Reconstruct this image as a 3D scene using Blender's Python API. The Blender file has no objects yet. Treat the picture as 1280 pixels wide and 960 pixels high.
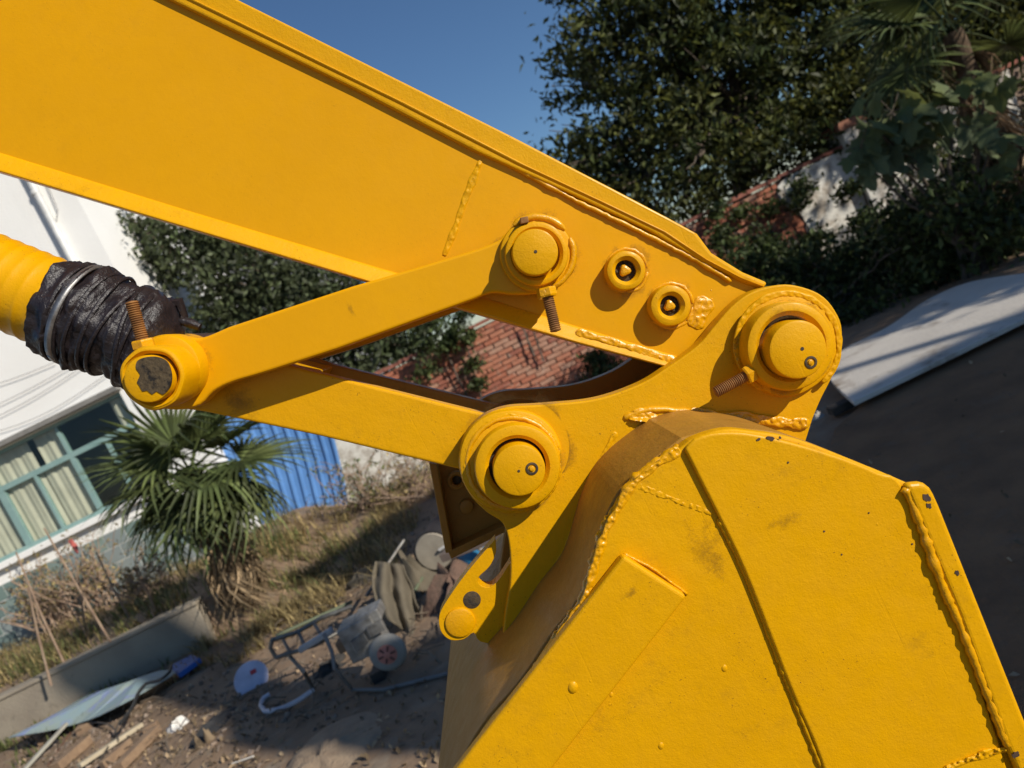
import bpy, bmesh, math, random
import numpy as np
from mathutils import Vector, Matrix, noise
random.seed(7); rng = np.random.default_rng(11)
S = bpy.context.scene; C = S.collection
R_ = math.radians
# ------------------------------------------------------------------ camera, light
F, ROLL, PITCH, H = 960.0, R_(26), R_(5), 1.65      # focal length in photo pixels, tilt, eye height
def ray(px, py):
    dx, dy = px-640, py-480
    a = dx*math.cos(ROLL)-dy*math.sin(ROLL); b = -dx*math.sin(ROLL)-dy*math.cos(ROLL)
    return Vector((a, F*math.cos(PITCH)+b*math.sin(PITCH), b*math.cos(PITCH)-F*math.sin(PITCH)))
def W(px, py, y):                      # the point seen there on the upright plane at distance y
    d = ray(px, py); t = y/d.y
    return Vector((d.x*t, y, H+d.z*t))
def G(px, py, z=0.0):                  # the point seen there on the level plane z
    d = ray(px, py); t = (z-H)/d.z
    return Vector((d.x*t, d.y*t, z))
def PX(px, py, y): return y/ray(px, py).y            # metres per pixel there

cam = bpy.data.cameras.new('camera'); co = bpy.data.objects.new('camera', cam); C.objects.link(co)
cam.sensor_width = 36; cam.lens = 27; cam.clip_start = 0.05; cam.clip_end = 2000
fwd = Vector((0, math.cos(PITCH), -math.sin(PITCH))); upv = Vector((0, math.sin(PITCH), math.cos(PITCH))); rt = Vector((1, 0, 0))
rc = rt*math.cos(ROLL)-upv*math.sin(ROLL); uc = rt*math.sin(ROLL)+upv*math.cos(ROLL)
m = Matrix((rc, uc, -fwd)).transposed().to_4x4(); m.translation = (0, 0, H); co.matrix_world = m
cam.dof.use_dof = True; cam.dof.focus_distance = 1.0; cam.dof.aperture_fstop = 6.5
S.camera = co
SUN = Vector((0.715, -0.56, 0.42)).normalized()
elev = math.asin(SUN.z); azim = math.atan2(SUN.x, SUN.y)
wd = bpy.data.worlds.new('World'); S.world = wd; wd.use_nodes = True
nt = wd.node_tree; sk = nt.nodes.new('ShaderNodeTexSky'); sk.sky_type = 'NISHITA'; sk.sun_disc = False
sk.sun_elevation = elev; sk.sun_rotation = azim; sk.altitude = 0; sk.air_density = 1.0; sk.dust_density = 0.0; sk.ozone_density = 6.0
bg = nt.nodes['Background']; bg.inputs[1].default_value = 0.093; nt.links.new(sk.outputs[0], bg.inputs[0])
sl = bpy.data.lights.new('sun', 'SUN'); sl.energy = 5.0; sl.angle = R_(0.5); sl.color = (1, 0.93, 0.82)
so = bpy.data.objects.new('sun', sl); C.objects.link(so); so.location = (8, -6, 9); so.rotation_euler = SUN.to_track_quat('Z', 'Y').to_euler()
vs = S.view_settings; vs.view_transform = 'Standard'; vs.look = 'None'; vs.exposure = -0.06; vs.gamma = 1

# ------------------------------------------------------------------ materials
def newmat(name):
    m = bpy.data.materials.new(name); m.use_nodes = True
    nt = m.node_tree; return m, nt, nt.nodes['Principled BSDF']
def N(nt, t, **k):
    n = nt.nodes.new('ShaderNode'+t)
    for a, v in k.items():
        if a in n.inputs: n.inputs[a].default_value = v
        else: setattr(n, a, v)
    return n
def noise_n(nt, vec, scale, detail=5, rough=0.55):
    n = N(nt, 'TexNoise'); n.inputs['Scale'].default_value = scale; n.inputs['Detail'].default_value = detail
    n.inputs['Roughness'].default_value = rough
    nt.links.new(vec, n.inputs['Vector']); return n.outputs['Fac']
def ramp(nt, fac, a, b, va=0.0, vb=1.0):
    n = N(nt, 'MapRange'); n.inputs['From Min'].default_value = a; n.inputs['From Max'].default_value = b
    n.inputs['To Min'].default_value = va; n.inputs['To Max'].default_value = vb
    nt.links.new(fac, n.inputs['Value']); return n.outputs['Result']
def mixc(nt, fac, c1, c2):
    n = N(nt, 'Mix', data_type='RGBA')
    for s, v in ((6, c1), (7, c2)):
        if isinstance(v, tuple): n.inputs[s].default_value = (*v[:3], 1)
        else: nt.links.new(v, n.inputs[s])
    if isinstance(fac, float): n.inputs[0].default_value = fac
    else: nt.links.new(fac, n.inputs[0])
    return n.outputs[2]
def mth(nt, op, a, b):
    n = N(nt, 'Math', operation=op)
    for i, v in enumerate((a, b)):
        if isinstance(v, (float, int)): n.inputs[i].default_value = v
        else: nt.links.new(v, n.inputs[i])
    return n.outputs[0]
def bump(nt, bs, h, dist, strength=1.0, prev=None):
    n = N(nt, 'Bump'); n.inputs['Distance'].default_value = dist; n.inputs['Strength'].default_value = strength
    nt.links.new(h, n.inputs['Height'])
    if prev is not None: nt.links.new(prev, n.inputs['Normal'])
    nt.links.new(n.outputs[0], bs.inputs['Normal']); return n.outputs[0]
def vecpos(nt, obj=False):
    return N(nt, 'TexCoord').outputs['Object'] if obj else N(nt, 'NewGeometry').outputs['Position']
def M(name, col, rough=0.7, col2=None, scale=6.0, bdist=0.0, bscale=40.0, metal=0.0, obj=False, spots=None, sscale=20, sthr=(0.58, 0.66), island=0.0, spec=0.5):
    m, nt, bs = newmat(name); v = vecpos(nt, obj)
    col2 = col2 or tuple(c*0.7 for c in col)
    f = ramp(nt, noise_n(nt, v, scale, 6, 0.6), 0.35, 0.68)
    c = mixc(nt, f, col, col2)
    if spots: c = mixc(nt, ramp(nt, noise_n(nt, v, sscale, 6, 0.65), *sthr), c, spots)
    if island:
        r = N(nt, 'NewGeometry').outputs['Random Per Island']
        hs = N(nt, 'HueSaturation'); nt.links.new(c, hs.inputs['Color'])
        nt.links.new(ramp(nt, r, 0, 1, 1-island, 1+island), hs.inputs['Value']); c = hs.outputs[0]
    nt.links.new(c, bs.inputs['Base Color'])
    bs.inputs['Roughness'].default_value = rough; bs.inputs['Metallic'].default_value = metal
    bs.inputs['Specular IOR Level'].default_value = spec
    if bdist: bump(nt, bs, noise_n(nt, v, bscale, 6, 0.6), bdist)
    return m
def paint_mat(name, amt=1.0, rough_bump=1.0, col=(0.738, 0.350, 0.0), gloss=0.0):
    m, nt, bs = newmat(name); v = vecpos(nt)
    c = mixc(nt, ramp(nt, noise_n(nt, v, 6, 5), 0.35, 0.7), col, (col[0]*0.94, col[1]*0.93, col[2]))
    c = mixc(nt, ramp(nt, noise_n(nt, v, 70, 6, 0.7), 0.45, 0.75, 0, 0.3), c, (col[0]*0.86, col[1]*0.83, col[2]))   # uneven coat
    area = ramp(nt, noise_n(nt, v, 6.5, 4, 0.6), 0.47, 0.62)
    g = ramp(nt, noise_n(nt, v, 30, 9, 0.75), 0.52, 0.74, 0, min(1, 0.36*amt))    # rubbed-in grime
    c = mixc(nt, mth(nt, 'MULTIPLY', g, area), c, (0.19, 0.10, 0.012))
    sp = ramp(nt, noise_n(nt, v, 420, 3, 0.6), 0.655, 0.70, 0, min(1, 0.75*amt))  # pin holes and specks in the coat
    area2 = ramp(nt, noise_n(nt, v, 13, 5, 0.7), 0.48, 0.58)
    c = mixc(nt, mth(nt, 'MULTIPLY', sp, area2), c, (0.13, 0.05, 0.008))
    ch = ramp(nt, noise_n(nt, v, 95, 4, 0.6), 0.745, 0.755, 0, 1 if amt > .5 else 0)
    c = mixc(nt, mth(nt, 'MULTIPLY', ch, area2), c, (0.05, 0.028, 0.015))
    nt.links.new(c, bs.inputs['Base Color'])
    bs.inputs['Specular IOR Level'].default_value = 0.17+gloss
    bs.inputs['Coat Weight'].default_value = 0.10; bs.inputs['Coat Roughness'].default_value = 0.22
    nt.links.new(ramp(nt, noise_n(nt, v, 35, 5), 0.3, 0.7, 0.36-gloss*.5, 0.58-gloss*.6), bs.inputs['Roughness'])
    n1 = bump(nt, bs, noise_n(nt, v, 38, 4, 0.55), 0.0030*rough_bump, 0.35)
    n2 = bump(nt, bs, noise_n(nt, v, 210, 4, 0.6), 0.0008*rough_bump, 0.55, n1)
    n3 = bump(nt, bs, noise_n(nt, v, 520, 2, 0.5), 0.0006*rough_bump, 0.5, n2)
    for rot, sc in (((0.3, 0.7, 0.2), 5), ((0.1, -0.5, 0.9), 7)):                  # long shallow scratches
        mp = N(nt, 'Mapping'); mp.inputs['Rotation'].default_value = rot; mp.inputs['Scale'].default_value = (sc*26, sc*26, sc*1.1); nt.links.new(v, mp.inputs['Vector'])
        n3 = bump(nt, bs, ramp(nt, noise_n(nt, mp.outputs[0], 1.0, 2, .4), 0.735, 0.76, 1, 0), 0.0004*max(0, rough_bump-.35), 0.5, n3)
    return m
YEL = paint_mat('yellow_paint', 1.25, 0.9, (0.715, 0.356, 0.0))
YELS = paint_mat('yellow_paint_smooth', 0.3, 0.3)
YELR = paint_mat('yellow_paint_rough', 1.3, 1.3, gloss=0.32)
YELF = paint_mat('dusty_shaded_paint', 2.0, 1.6, (0.40, 0.20, 0.03))  # dusty yellow, darkened to carry the shade on the shell and far parts
RUST = M('rusty_thread', (0.34, 0.16, 0.045), 0.65, (0.17, 0.075, 0.025), 60, 0.0006, 200, 0.3)
DARK = M('dark_grime', (0.035, 0.026, 0.018), 0.75, (0.10, 0.06, 0.02), 120, 0.0015, 200)
CHIP = M('bare_metal_chip', (0.05, 0.032, 0.025), 0.6, (0.09, 0.05, 0.03), 150)
STEEL = M('zinc_steel', (0.36, 0.36, 0.36), 0.5, (0.22, 0.21, 0.2), 80, 0.0005, 200, 0.9)

# ------------------------------------------------------------------ mesh helpers
ORG = {}                                          # world origin of every object made here
def link(o, parent=None, loc=(0, 0, 0)):
    C.objects.link(o); loc = Vector(loc); ORG[o] = loc
    if parent is not None: o.parent = parent; o.location = loc-ORG[parent]
    else: o.location = loc
    return o
def tag(o, label=None, cat=None, group=None, kind=None):
    for k, v in (('label', label), ('category', cat), ('group', group), ('kind', kind)):
        if v: o[k] = v
    return o
def empty(name, loc, label, cat, group=None):
    o = bpy.data.objects.new(name, None); o.empty_display_size = 0.1
    return tag(link(o, None, loc), label, cat, group)
class MB:
    def __init__(s): s.v = []; s.f = []
    def add(s, v, f):
        n = len(s.v); s.v += [tuple(p) for p in v]; s.f += [tuple(i+n for i in q) for q in f]; return s
    def box(s, a, b):
        (x0, y0, z0), (x1, y1, z1) = a, b
        return s.add([(x0,y0,z0),(x1,y0,z0),(x1,y1,z0),(x0,y1,z0),(x0,y0,z1),(x1,y0,z1),(x1,y1,z1),(x0,y1,z1)],
                     [(0,3,2,1),(4,5,6,7),(0,1,5,4),(1,2,6,5),(2,3,7,6),(3,0,4,7)])
    def obox(s, c, ax, ay, az):                   # oriented box, half vectors
        c, ax, ay, az = map(Vector, (c, ax, ay, az)); v = []
        for k in (-1, 1):
            for i, j in ((-1,-1),(1,-1),(1,1),(-1,1)): v.append(c+ax*i+ay*j+az*k)
        return s.add(v, [(0,3,2,1),(4,5,6,7),(0,1,5,4),(1,2,6,5),(2,3,7,6),(3,0,4,7)])
    def lathe(s, o, axis, prof, seg=40, cap=True, wob=None):
        o = Vector(o); axis = Vector(axis).normalized(); u = axis.orthogonal().normalized(); w = axis.cross(u)
        v = []; f = []
        for k, (r, t) in enumerate(prof):
            for i in range(seg):
                an = 2*math.pi*i/seg; rr = r*(1+(wob(k, i, an) if wob else 0))
                v.append(o+axis*t+(u*math.cos(an)+w*math.sin(an))*rr)
        for k in range(len(prof)-1):
            for i in range(seg):
                j = (i+1) % seg; f.append((k*seg+i, k*seg+j, (k+1)*seg+j, (k+1)*seg+i))
        if cap:
            f.append(tuple(range(seg-1, -1, -1))); f.append(tuple((len(prof)-1)*seg+i for i in range(seg)))
        return s.add(v, f)
    def tube(s, pts, r, seg=8, jit=0.0, cap=True):
        pts = [Vector(p) for p in pts]; n = len(pts); v = []; f = []
        rs = r if isinstance(r, (list, tuple)) else [r]*n
        t0 = (pts[1]-pts[0]).normalized(); u = t0.orthogonal().normalized()
        for k in range(n):
            t = (pts[min(k+1, n-1)]-pts[max(k-1, 0)]).normalized()
            u = (u-t*u.dot(t)).normalized(); w = t.cross(u)
            for i in range(seg):
                an = 2*math.pi*i/seg; rr = rs[k]*(1+random.uniform(-jit, jit))
                v.append(pts[k]+(u*math.cos(an)+w*math.sin(an))*rr)
        for k in range(n-1):
            for i in range(seg):
                j = (i+1) % seg; f.append((k*seg+i, k*seg+j, (k+1)*seg+j, (k+1)*seg+i))
        if cap: f.append(tuple(range(seg-1, -1, -1))); f.append(tuple((n-1)*seg+i for i in range(seg)))
        return s.add(v, f)
    def prism(s, front, back):                    # two matching rings of points
        n = len(front); f = [tuple(range(n)), tuple(range(2*n-1, n-1, -1))]
        for i in range(n): j = (i+1) % n; f.append((j, i, n+i, n+j))
        return s.add(list(front)+list(back), f)
    def build(s, name, mat, parent=None, smooth=0, bevel=0, seg=3, loc=None, kind=None, label=None, fix=True):
        v = np.array(s.v, dtype=float); c = Vector(loc) if loc is not None else Vector((v.min(0)+v.max(0))/2)
        me = bpy.data.meshes.new(name); me.from_pydata((v-np.array(c)).tolist(), [], s.f)
        if fix:
            bm = bmesh.new(); bm.from_mesh(me); bmesh.ops.recalc_face_normals(bm, faces=bm.faces); bm.to_mesh(me); bm.free()
        if smooth:
            me.polygons.foreach_set('use_smooth', [True]*len(me.polygons)); me.set_sharp_from_angle(angle=R_(smooth))
        me.materials.append(mat); o = bpy.data.objects.new(name, me); link(o, parent, c)
        if bevel:
            b = o.modifiers.new('bevel', 'BEVEL'); b.width = bevel; b.segments = seg; b.limit_method = 'ANGLE'; b.angle_limit = R_(38)
            b.miter_outer = 'MITER_ARC'
        if kind: o['kind'] = kind
        if label: o['label'] = label
        return o
def sm(pts, step=6.0, closed=True):               # Catmull-Rom outline; a third value marks a sharp corner
    n = len(pts); out = []
    for i in range(n if closed else n-1):
        p1 = pts[i]; p2 = pts[(i+1) % n]
        p0 = p1 if len(p1) > 2 else pts[(i-1) % n if closed else max(i-1, 0)]
        p3 = p2 if len(p2) > 2 else pts[(i+2) % n if closed else min(i+2, n-1)]
        d = math.hypot(p2[0]-p1[0], p2[1]-p1[1]); k = max(1, int(d/step))
        if len(p1) > 2 and len(p2) > 2: k = 1
        for q in range(k):
            t = q/k; t2 = t*t; t3 = t2*t
            out.append(tuple(0.5*(2*p1[a]+(p2[a]-p0[a])*t+(2*p0[a]-5*p1[a]+4*p2[a]-p3[a])*t2+(3*p1[a]-p0[a]-3*p2[a]+p3[a])*t3) for a in (0, 1)))
    if not closed: out.append(tuple(pts[-1][:2]))
    return out
def plate(pts, y0, y1, ytrace=None, mb=None):     # outline traced on plane ytrace, extruded y0..y1
    w = [W(p[0], p[1], ytrace or y0) for p in pts]
    mb = mb or MB()
    return mb.prism([(p.x, y0, p.z) for p in w], [(p.x, y1, p.z) for p in w])
def arc(cx, cy, r, a0, a1, n=14):                 # image angles, y down
    return [(cx+r*math.cos(R_(a0+(a1-a0)*i/n)), cy+r*math.sin(R_(a0+(a1-a0)*i/n))) for i in range(n+1)]
def rnd_edge(r, y0, y1, e):                        # turned profile from a front face at y0 to y1
    return [(r*0.02, 0), (r-e, 0), (r-e*0.3, e*0.3), (r, e), (r, y1-y0)]
def disc(px, py, r, y0, y1, e=0.0025, seg=56, inner=0, mb=None, wob=None):
    c = W(px, py, y0); k = PX(px, py, y0); r *= k; mb = mb or MB()
    if inner:
        ri = inner*k
        prof = [(ri, y1-y0), (ri, e), (ri+e, 0), (r-e, 0), (r-e*0.3, e*0.3), (r, e), (r, y1-y0)]
        return mb.lathe(c, (0, 1, 0), prof, seg, False, wob)
    return mb.lathe(c, (0, 1, 0), rnd_edge(r, y0, y1, e), seg, True, wob)
def bead(name, path, y, rpx, parent, jit=0.35, mat=None, step=5, lump=0.25):
    pts = sm(path, step, False); k = PX(*pts[0], y)
    w = [W(p[0]+random.uniform(-.6, .6), p[1]+random.uniform(-.6, .6), y) for p in pts]
    sd = random.uniform(0, 50)
    rs = [rpx*k*0.72*(1+lump*1.3*noise.noise((sd+i*step*0.13, sd, 0))+lump*0.5*noise.noise((sd+i*step*0.5, 3, sd))) for i in range(len(w))]; rs[0] *= 0.3; rs[-1] *= 0.3
    w = [p+Vector((0, rpx*k*0.42, 0)) for p in w]
    return MB().tube(w, rs, 9, jit*0.14).build(name, mat or YELR, parent, smooth=80)

def lumps(name, path, y, wpx, parent, n, r0=1.2, r1=3.6, mat=None, hgt=0.45):   # rough weld metal: a raised strip with torn, lumpy relief
    pts = sm(path, 1.6, False); w_ = wpx*1.15; hp = (r1*hgt*1.5); nc = max(7, int(wpx*1.6)); v = []; f = []; sd = random.uniform(0, 90)
    for i, p in enumerate(pts):
        a, b = pts[max(i-2, 0)], pts[min(i+2, len(pts)-1)]; dx, dy = b[0]-a[0], b[1]-a[1]; L = math.hypot(dx, dy) or 1; nx_, ny_ = -dy/L, dx/L
        end = min(1, min(i, len(pts)-1-i)/4)
        ww = w_*(0.75+0.5*noise.noise((i*.09, sd, 0)))*(.5+.5*end)
        for c in range(nc):
            t = -1+2*c/(nc-1); px, py = p[0]+nx_*t*ww, p[1]+ny_*t*ww; yy = y(px, py) if callable(y) else y; k = PX(px, py, yy)
            q = Vector((px*.21, py*.21, sd)); h = max(0, 1-t*t)**.5*end*(.42+.95*noise.noise(q)+.45*noise.noise(q*2.7)+.2*noise.noise(q*6))
            v.append(W(px, py, yy-k*hp*max(h, -.1)+(k*1.0 if abs(t) > .99 or end < .1 else 0)))
    for i in range(len(pts)-1):
        for c in range(nc-1): f.append((i*nc+c, i*nc+c+1, (i+1)*nc+c+1, (i+1)*nc+c))
    return MB().add(v, f).build(name, mat or YELR, parent, smooth=80, kind='stuff', fix=False)
# ------------------------------------------------------------------ ground
def smoothstep(a, b, x): t = min(1, max(0, (x-a)/(b-a))); return t*t*(3-2*t)
def gz(x, y):
    bed = 0.40*(1-smoothstep(-3.75, -2.7, x))*smoothstep(7.45, 7.62, y)
    mound = 0.16*math.exp(-(((x+2.6)/0.8)**2+((y-10.2)/1.0)**2))
    n = noise.noise((x*1.3, y*1.3, 0))*0.025+noise.noise((x*6, y*6, 3))*0.008
    fade = 1 if abs(x) < 12 and -2 < y < 16 else 0
    return (bed+mound+n)*fade
xs = [-400, -150, -60, -25, -14]+list(np.arange(-10, 6.01, 0.12))+[9, 14, 25, 60, 150, 400]
ys = [-200, -60, -20, -6, -2]+list(np.arange(0.5, 13.01, 0.12))+[15, 18, 30, 60, 150, 500]
g = MB(); nx = len(xs)
g.add([(x, y, gz(x, y)) for y in ys for x in xs], [(j*nx+i, j*nx+i+1, (j+1)*nx+i+1, (j+1)*nx+i) for j in range(len(ys)-1) for i in range(nx-1)])
DIRT = M('packed_dirt', (0.29, 0.195, 0.12), 0.95, (0.19, 0.128, 0.08), 1.6, 0.012, 14, spots=(0.27, 0.22, 0.16), sscale=5, sthr=(0.52, 0.72))
g.build('ground', DIRT, smooth=60, loc=(0, 0, 0), kind='structure')
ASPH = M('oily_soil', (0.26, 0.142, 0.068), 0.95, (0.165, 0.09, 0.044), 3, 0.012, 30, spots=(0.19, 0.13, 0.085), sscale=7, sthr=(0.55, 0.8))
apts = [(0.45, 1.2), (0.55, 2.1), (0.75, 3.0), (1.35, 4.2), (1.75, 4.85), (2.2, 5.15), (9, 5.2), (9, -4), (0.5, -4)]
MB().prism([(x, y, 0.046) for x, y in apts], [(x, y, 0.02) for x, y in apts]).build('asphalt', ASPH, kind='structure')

# ------------------------------------------------------------------ white building on the left
WHITE = M('white_render', (0.87, 0.86, 0.82), 0.85, (0.82, 0.805, 0.76), 0.9, 0.003, 30, spots=(0.6, 0.58, 0.54), sscale=3, sthr=(0.66, 0.85))
TEAL = M('teal_aluminium', (0.25, 0.37, 0.345), 0.45, (0.20, 0.32, 0.30), 8)
BX = -4.27
bl = empty('white_building', (-8, 11, 0), 'white rendered building with teal framed window and green tiled base', 'building')
wx0, wx1, wz0, wz1 = -9.4, -5.03, 1.60, 3.03
w = MB()
w.box((-16, 11, -0.2), (wx0, 11.25, 9)); w.box((wx1, 11, -0.2), (BX, 11.25, 9))
w.box((wx0, 11.001, wz1), (wx1, 11.249, 9)); w.box((wx0, 11.001, -0.2), (wx1, 11.249, wz0))
w.box((BX-0.25, 11.251, -0.2), (BX, 16, 9)); w.box((-16, 13.5, -0.2), (BX-0.251, 13.7, 9)); w.box((-16, 11.1, 8.98), (BX-0.01, 16, 9.2))
w.build('wall', WHITE, bl)
MB().box((wx0-0.1, 10.86, wz1+0.02), (wx1+0.05, 11.02, wz1+0.09)).build('lintel', M('grey_lintel', (0.25, 0.24, 0.22), 0.9), bl)
MB().box((wx0-0.1, 10.88, wz0-0.09), (wx1+0.1, 11.05, wz0-0.005)).build('sill', WHITE, bl, bevel=0.006)
wf = MB()
for a, b in (((wx0, 11.06, wz0), (wx1, 11.12, wz0+0.06)), ((wx0, 11.06, wz1-0.05), (wx1, 11.12, wz1)), ((wx0, 11.06, wz0+0.06), (wx0+0.06, 11.12, wz1-0.05)),
             ((wx1-0.06, 11.06, wz0+0.06), (wx1, 11.12, wz1-0.05)), ((wx0+0.06, 11.055, 2.49), (wx1-0.06, 11.125, 2.57))):
    wf.box(a, b)
fr = wf.build('window', TEAL, bl, bevel=0.004)
mm = []
for x, z0, z1, t in ((-6.10, 2.57, wz1-0.05, 0.025), (-7.25, 2.57, wz1-0.05, 0.03), (-6.69, wz0+0.06, 2.49, 0.022), (-6.10, wz0+0.06, 2.49, 0.035), (-5.56, wz0+0.06, 2.49, 0.025), (-7.23, wz0+0.06, 2.49, 0.05), (-8.4, wz0+0.06, 2.49, 0.04)):
    MB().box((x-t, 11.058, z0), (x+t, 11.122, z1)).build('mullion', TEAL, fr)
m_, nt_, bs_ = newmat('window_glass')
tr = N(nt_, 'BsdfTransparent'); tr.inputs[0].default_value = (0.93, 0.96, 0.95, 1); gl = N(nt_, 'BsdfGlossy'); gl.inputs['Roughness'].default_value = 0.03
fr_ = N(nt_, 'LayerWeight'); fr_.inputs[0].default_value = 0.5; mx = N(nt_, 'MixShader')
nt_.links.new(mth(nt_, 'ADD', 0.03, mth(nt_, 'MULTIPLY', 0.35, mth(nt_, 'POWER', fr_.outputs['Facing'], 4.0))), mx.inputs[0]); nt_.links.new(tr.outputs[0], mx.inputs[1]); nt_.links.new(gl.outputs[0], mx.inputs[2])
nt_.links.new(mx.outputs[0], nt_.nodes['Material Output'].inputs[0]); GLASS = m_
for x0, x1, z0, z1 in ((-7.22, -6.125, 2.57, 2.98), (-6.075, -5.09, 2.57, 2.98), (-7.18, -6.712, 1.66, 2.49), (-6.668, -6.145, 1.66, 2.49), (-6.055, -5.585, 1.66, 2.49), (-5.535, -5.09, 1.66, 2.49), (-9.34, -7.28, 2.57, 2.98), (-9.34, -7.28, 1.66, 2.49)):
    MB().box((x0, 11.085, z0), (x1, 11.09, z1)).build('pane', GLASS, fr)
CURT = M('beige_curtain', (0.60, 0.54, 0.42), 0.9, (0.50, 0.45, 0.35), 3)
ROOM = M('dim_room', (0.10, 0.10, 0.105), 0.9, (0.07, 0.07, 0.075), 2)
def curtain(x0, x1, z0, z1):
    n = int((x1-x0)/0.02); v = []; f = []
    for i in range(n+1):
        x = x0+(x1-x0)*i/n; y = 11.15+0.011*math.sin(x*34)+0.008*math.sin(x*71+1)
        v += [(x, y, z0), (x, y, z1)]
    return MB().add(v, [(2*i, 2*i+2, 2*i+3, 2*i+1) for i in range(n)]).build('curtain', CURT, bl, smooth=80, fix=False)
curtain(-9.3, -6.62, 1.56, 3.1); curtain(-6.60, -6.09, 1.56, 2.53); curtain(-6.5, -6.14, 2.5, 3.1); curtain(-5.3, -5.0, 2.5, 3.1)
MB().box((-12, 12.4, 0.3), (BX-0.3, 12.45, 3.4)).build('room_partition', ROOM, bl)
tms = []
for k, (c1, c2) in enumerate((((0.17, 0.235, 0.21), (0.15, 0.21, 0.19)), ((0.21, 0.27, 0.245), (0.19, 0.25, 0.23)), ((0.145, 0.20, 0.185), (0.13, 0.18, 0.17)), ((0.24, 0.275, 0.27), (0.21, 0.25, 0.245)))):
    tm = bpy.data.meshes.new('tile'); q = MB().box((-0.15, -0.012, -0.10), (0.15, 0.012, 0.10)); tm.from_pydata(q.v, [], q.f)
    tm.materials.append(M('green_dado_tile_%s' % 'abcd'[k], c1, 0.62, c2, 3)); tms.append(tm)
for r in range(5):
    for i in range(14):
        x = -8.6+i*0.318+(0.159 if r % 2 else 0); z = 1.20-r*0.218
        if x > BX-0.16: continue
        o = bpy.data.objects.new('tile', random.choice(tms)); link(o, bl, (x, 10.99+random.uniform(-.002, .002), z))
MB().box((-8.8, 10.985, 0.1), (BX-0.002, 10.999, 1.31)).build('grout', M('grout', (0.55, 0.56, 0.52), 0.95), bl)
MB().tube([(-4.74, 10.955, 3.75), (-4.72, 10.955, 5), (-4.70, 10.955, 8.9)], 0.055, 14).build('downpipe', M('pvc_pipe', (0.74, 0.74, 0.71), 0.4), bl, smooth=50)
for z in (4.35, 5.9): MB().lathe((-4.725, 10.955, z), (0, 0, 1), [(0.06, 0), (0.062, 0.002), (0.062, 0.06), (0.06, 0.062)], 14).build('pipe_collar', M('pvc_collar', (0.66, 0.66, 0.63), 0.45), bl, smooth=50)
CAB = M('grey_cable', (0.30, 0.29, 0.28), 0.7)
for i, (a, b, sag) in enumerate((((-30, 533), (112, 452), 5), ((-30, 518), (104, 448), 3), ((-30, 546), (133, 468), 12), ((-30, 488), (70, 452), 2))):
    pts = [W(a[0]+(b[0]-a[0])*t/12, a[1]+(b[1]-a[1])*t/12+sag*math.sin(math.pi*t/12), 10.95) for t in range(13)]
    MB().tube(pts, 0.0045, 6).build('cable', CAB, bl, smooth=60)
MB().tube([W(57, 226, 10.96), W(72, 262, 10.96), W(70, 285, 10.96), W(88, 318, 10.96)], 0.006, 6).build('cable', CAB, bl, smooth=60)
# grey building far behind
gb = empty('grey_building', (-7, 20, 0), 'plain grey building far behind the white one and the tree', 'building')
MB().box((-12, 20, -0.2), (-3.4, 27, 9.5)).build('wall', M('grey_render', (0.26, 0.265, 0.275), 0.9, (0.23, 0.235, 0.245), 0.5), gb)
MB().box((-12.1, 19.9, 9.5), (-3.3, 27.1, 9.8)).build('roof', M('grey_slab', (0.3, 0.3, 0.3), 0.9), gb)

# ------------------------------------------------------------------ blue metal sheet fence
BLUE = M('blue_sheet', (0.115, 0.265, 0.56), 0.5, (0.09, 0.22, 0.48), 3, spots=(0.16, 0.16, 0.22), sscale=9, sthr=(0.66, 0.72))
b0, b1, t0, t1 = Vector((-4.75, 11.35, -0.05)), Vector((-2.98, 11.3, 0.02)), Vector((-4.75, 11.5, 2.3)), Vector((-2.42, 11.45, 2.3))
v = []; f = []; n = 0; prof = [(0, 0), (0.55, 0), (0.68, 1), (0.87, 1), (1.0, 0)]
cols = []
for i in range(13):
    for a, h in prof[:-1]: cols.append(((i+a)/13, h))
cols.append((1, 0))
for a, h in cols:
    for b in range(6):
        s_ = b/5; p = (b0.lerp(b1, a)).lerp(t0.lerp(t1, a), s_)
        v.append((p.x+0.012*math.sin(b*2+a*5), p.y-0.035*h+0.02*math.sin(a*7+b), p.z))
for i in range(len(cols)-1):
    for b in range(5): f.append((i*6+b, (i+1)*6+b, (i+1)*6+b+1, i*6+b+1))
o = MB().add(v, f).build('metal_sheet_fence', BLUE, fix=False)
sol = o.modifiers.new('thick', 'SOLIDIFY'); sol.thickness = 0.006
tag(o, 'blue ribbed metal sheet fence leaning behind the fan palm', 'fence')

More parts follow.
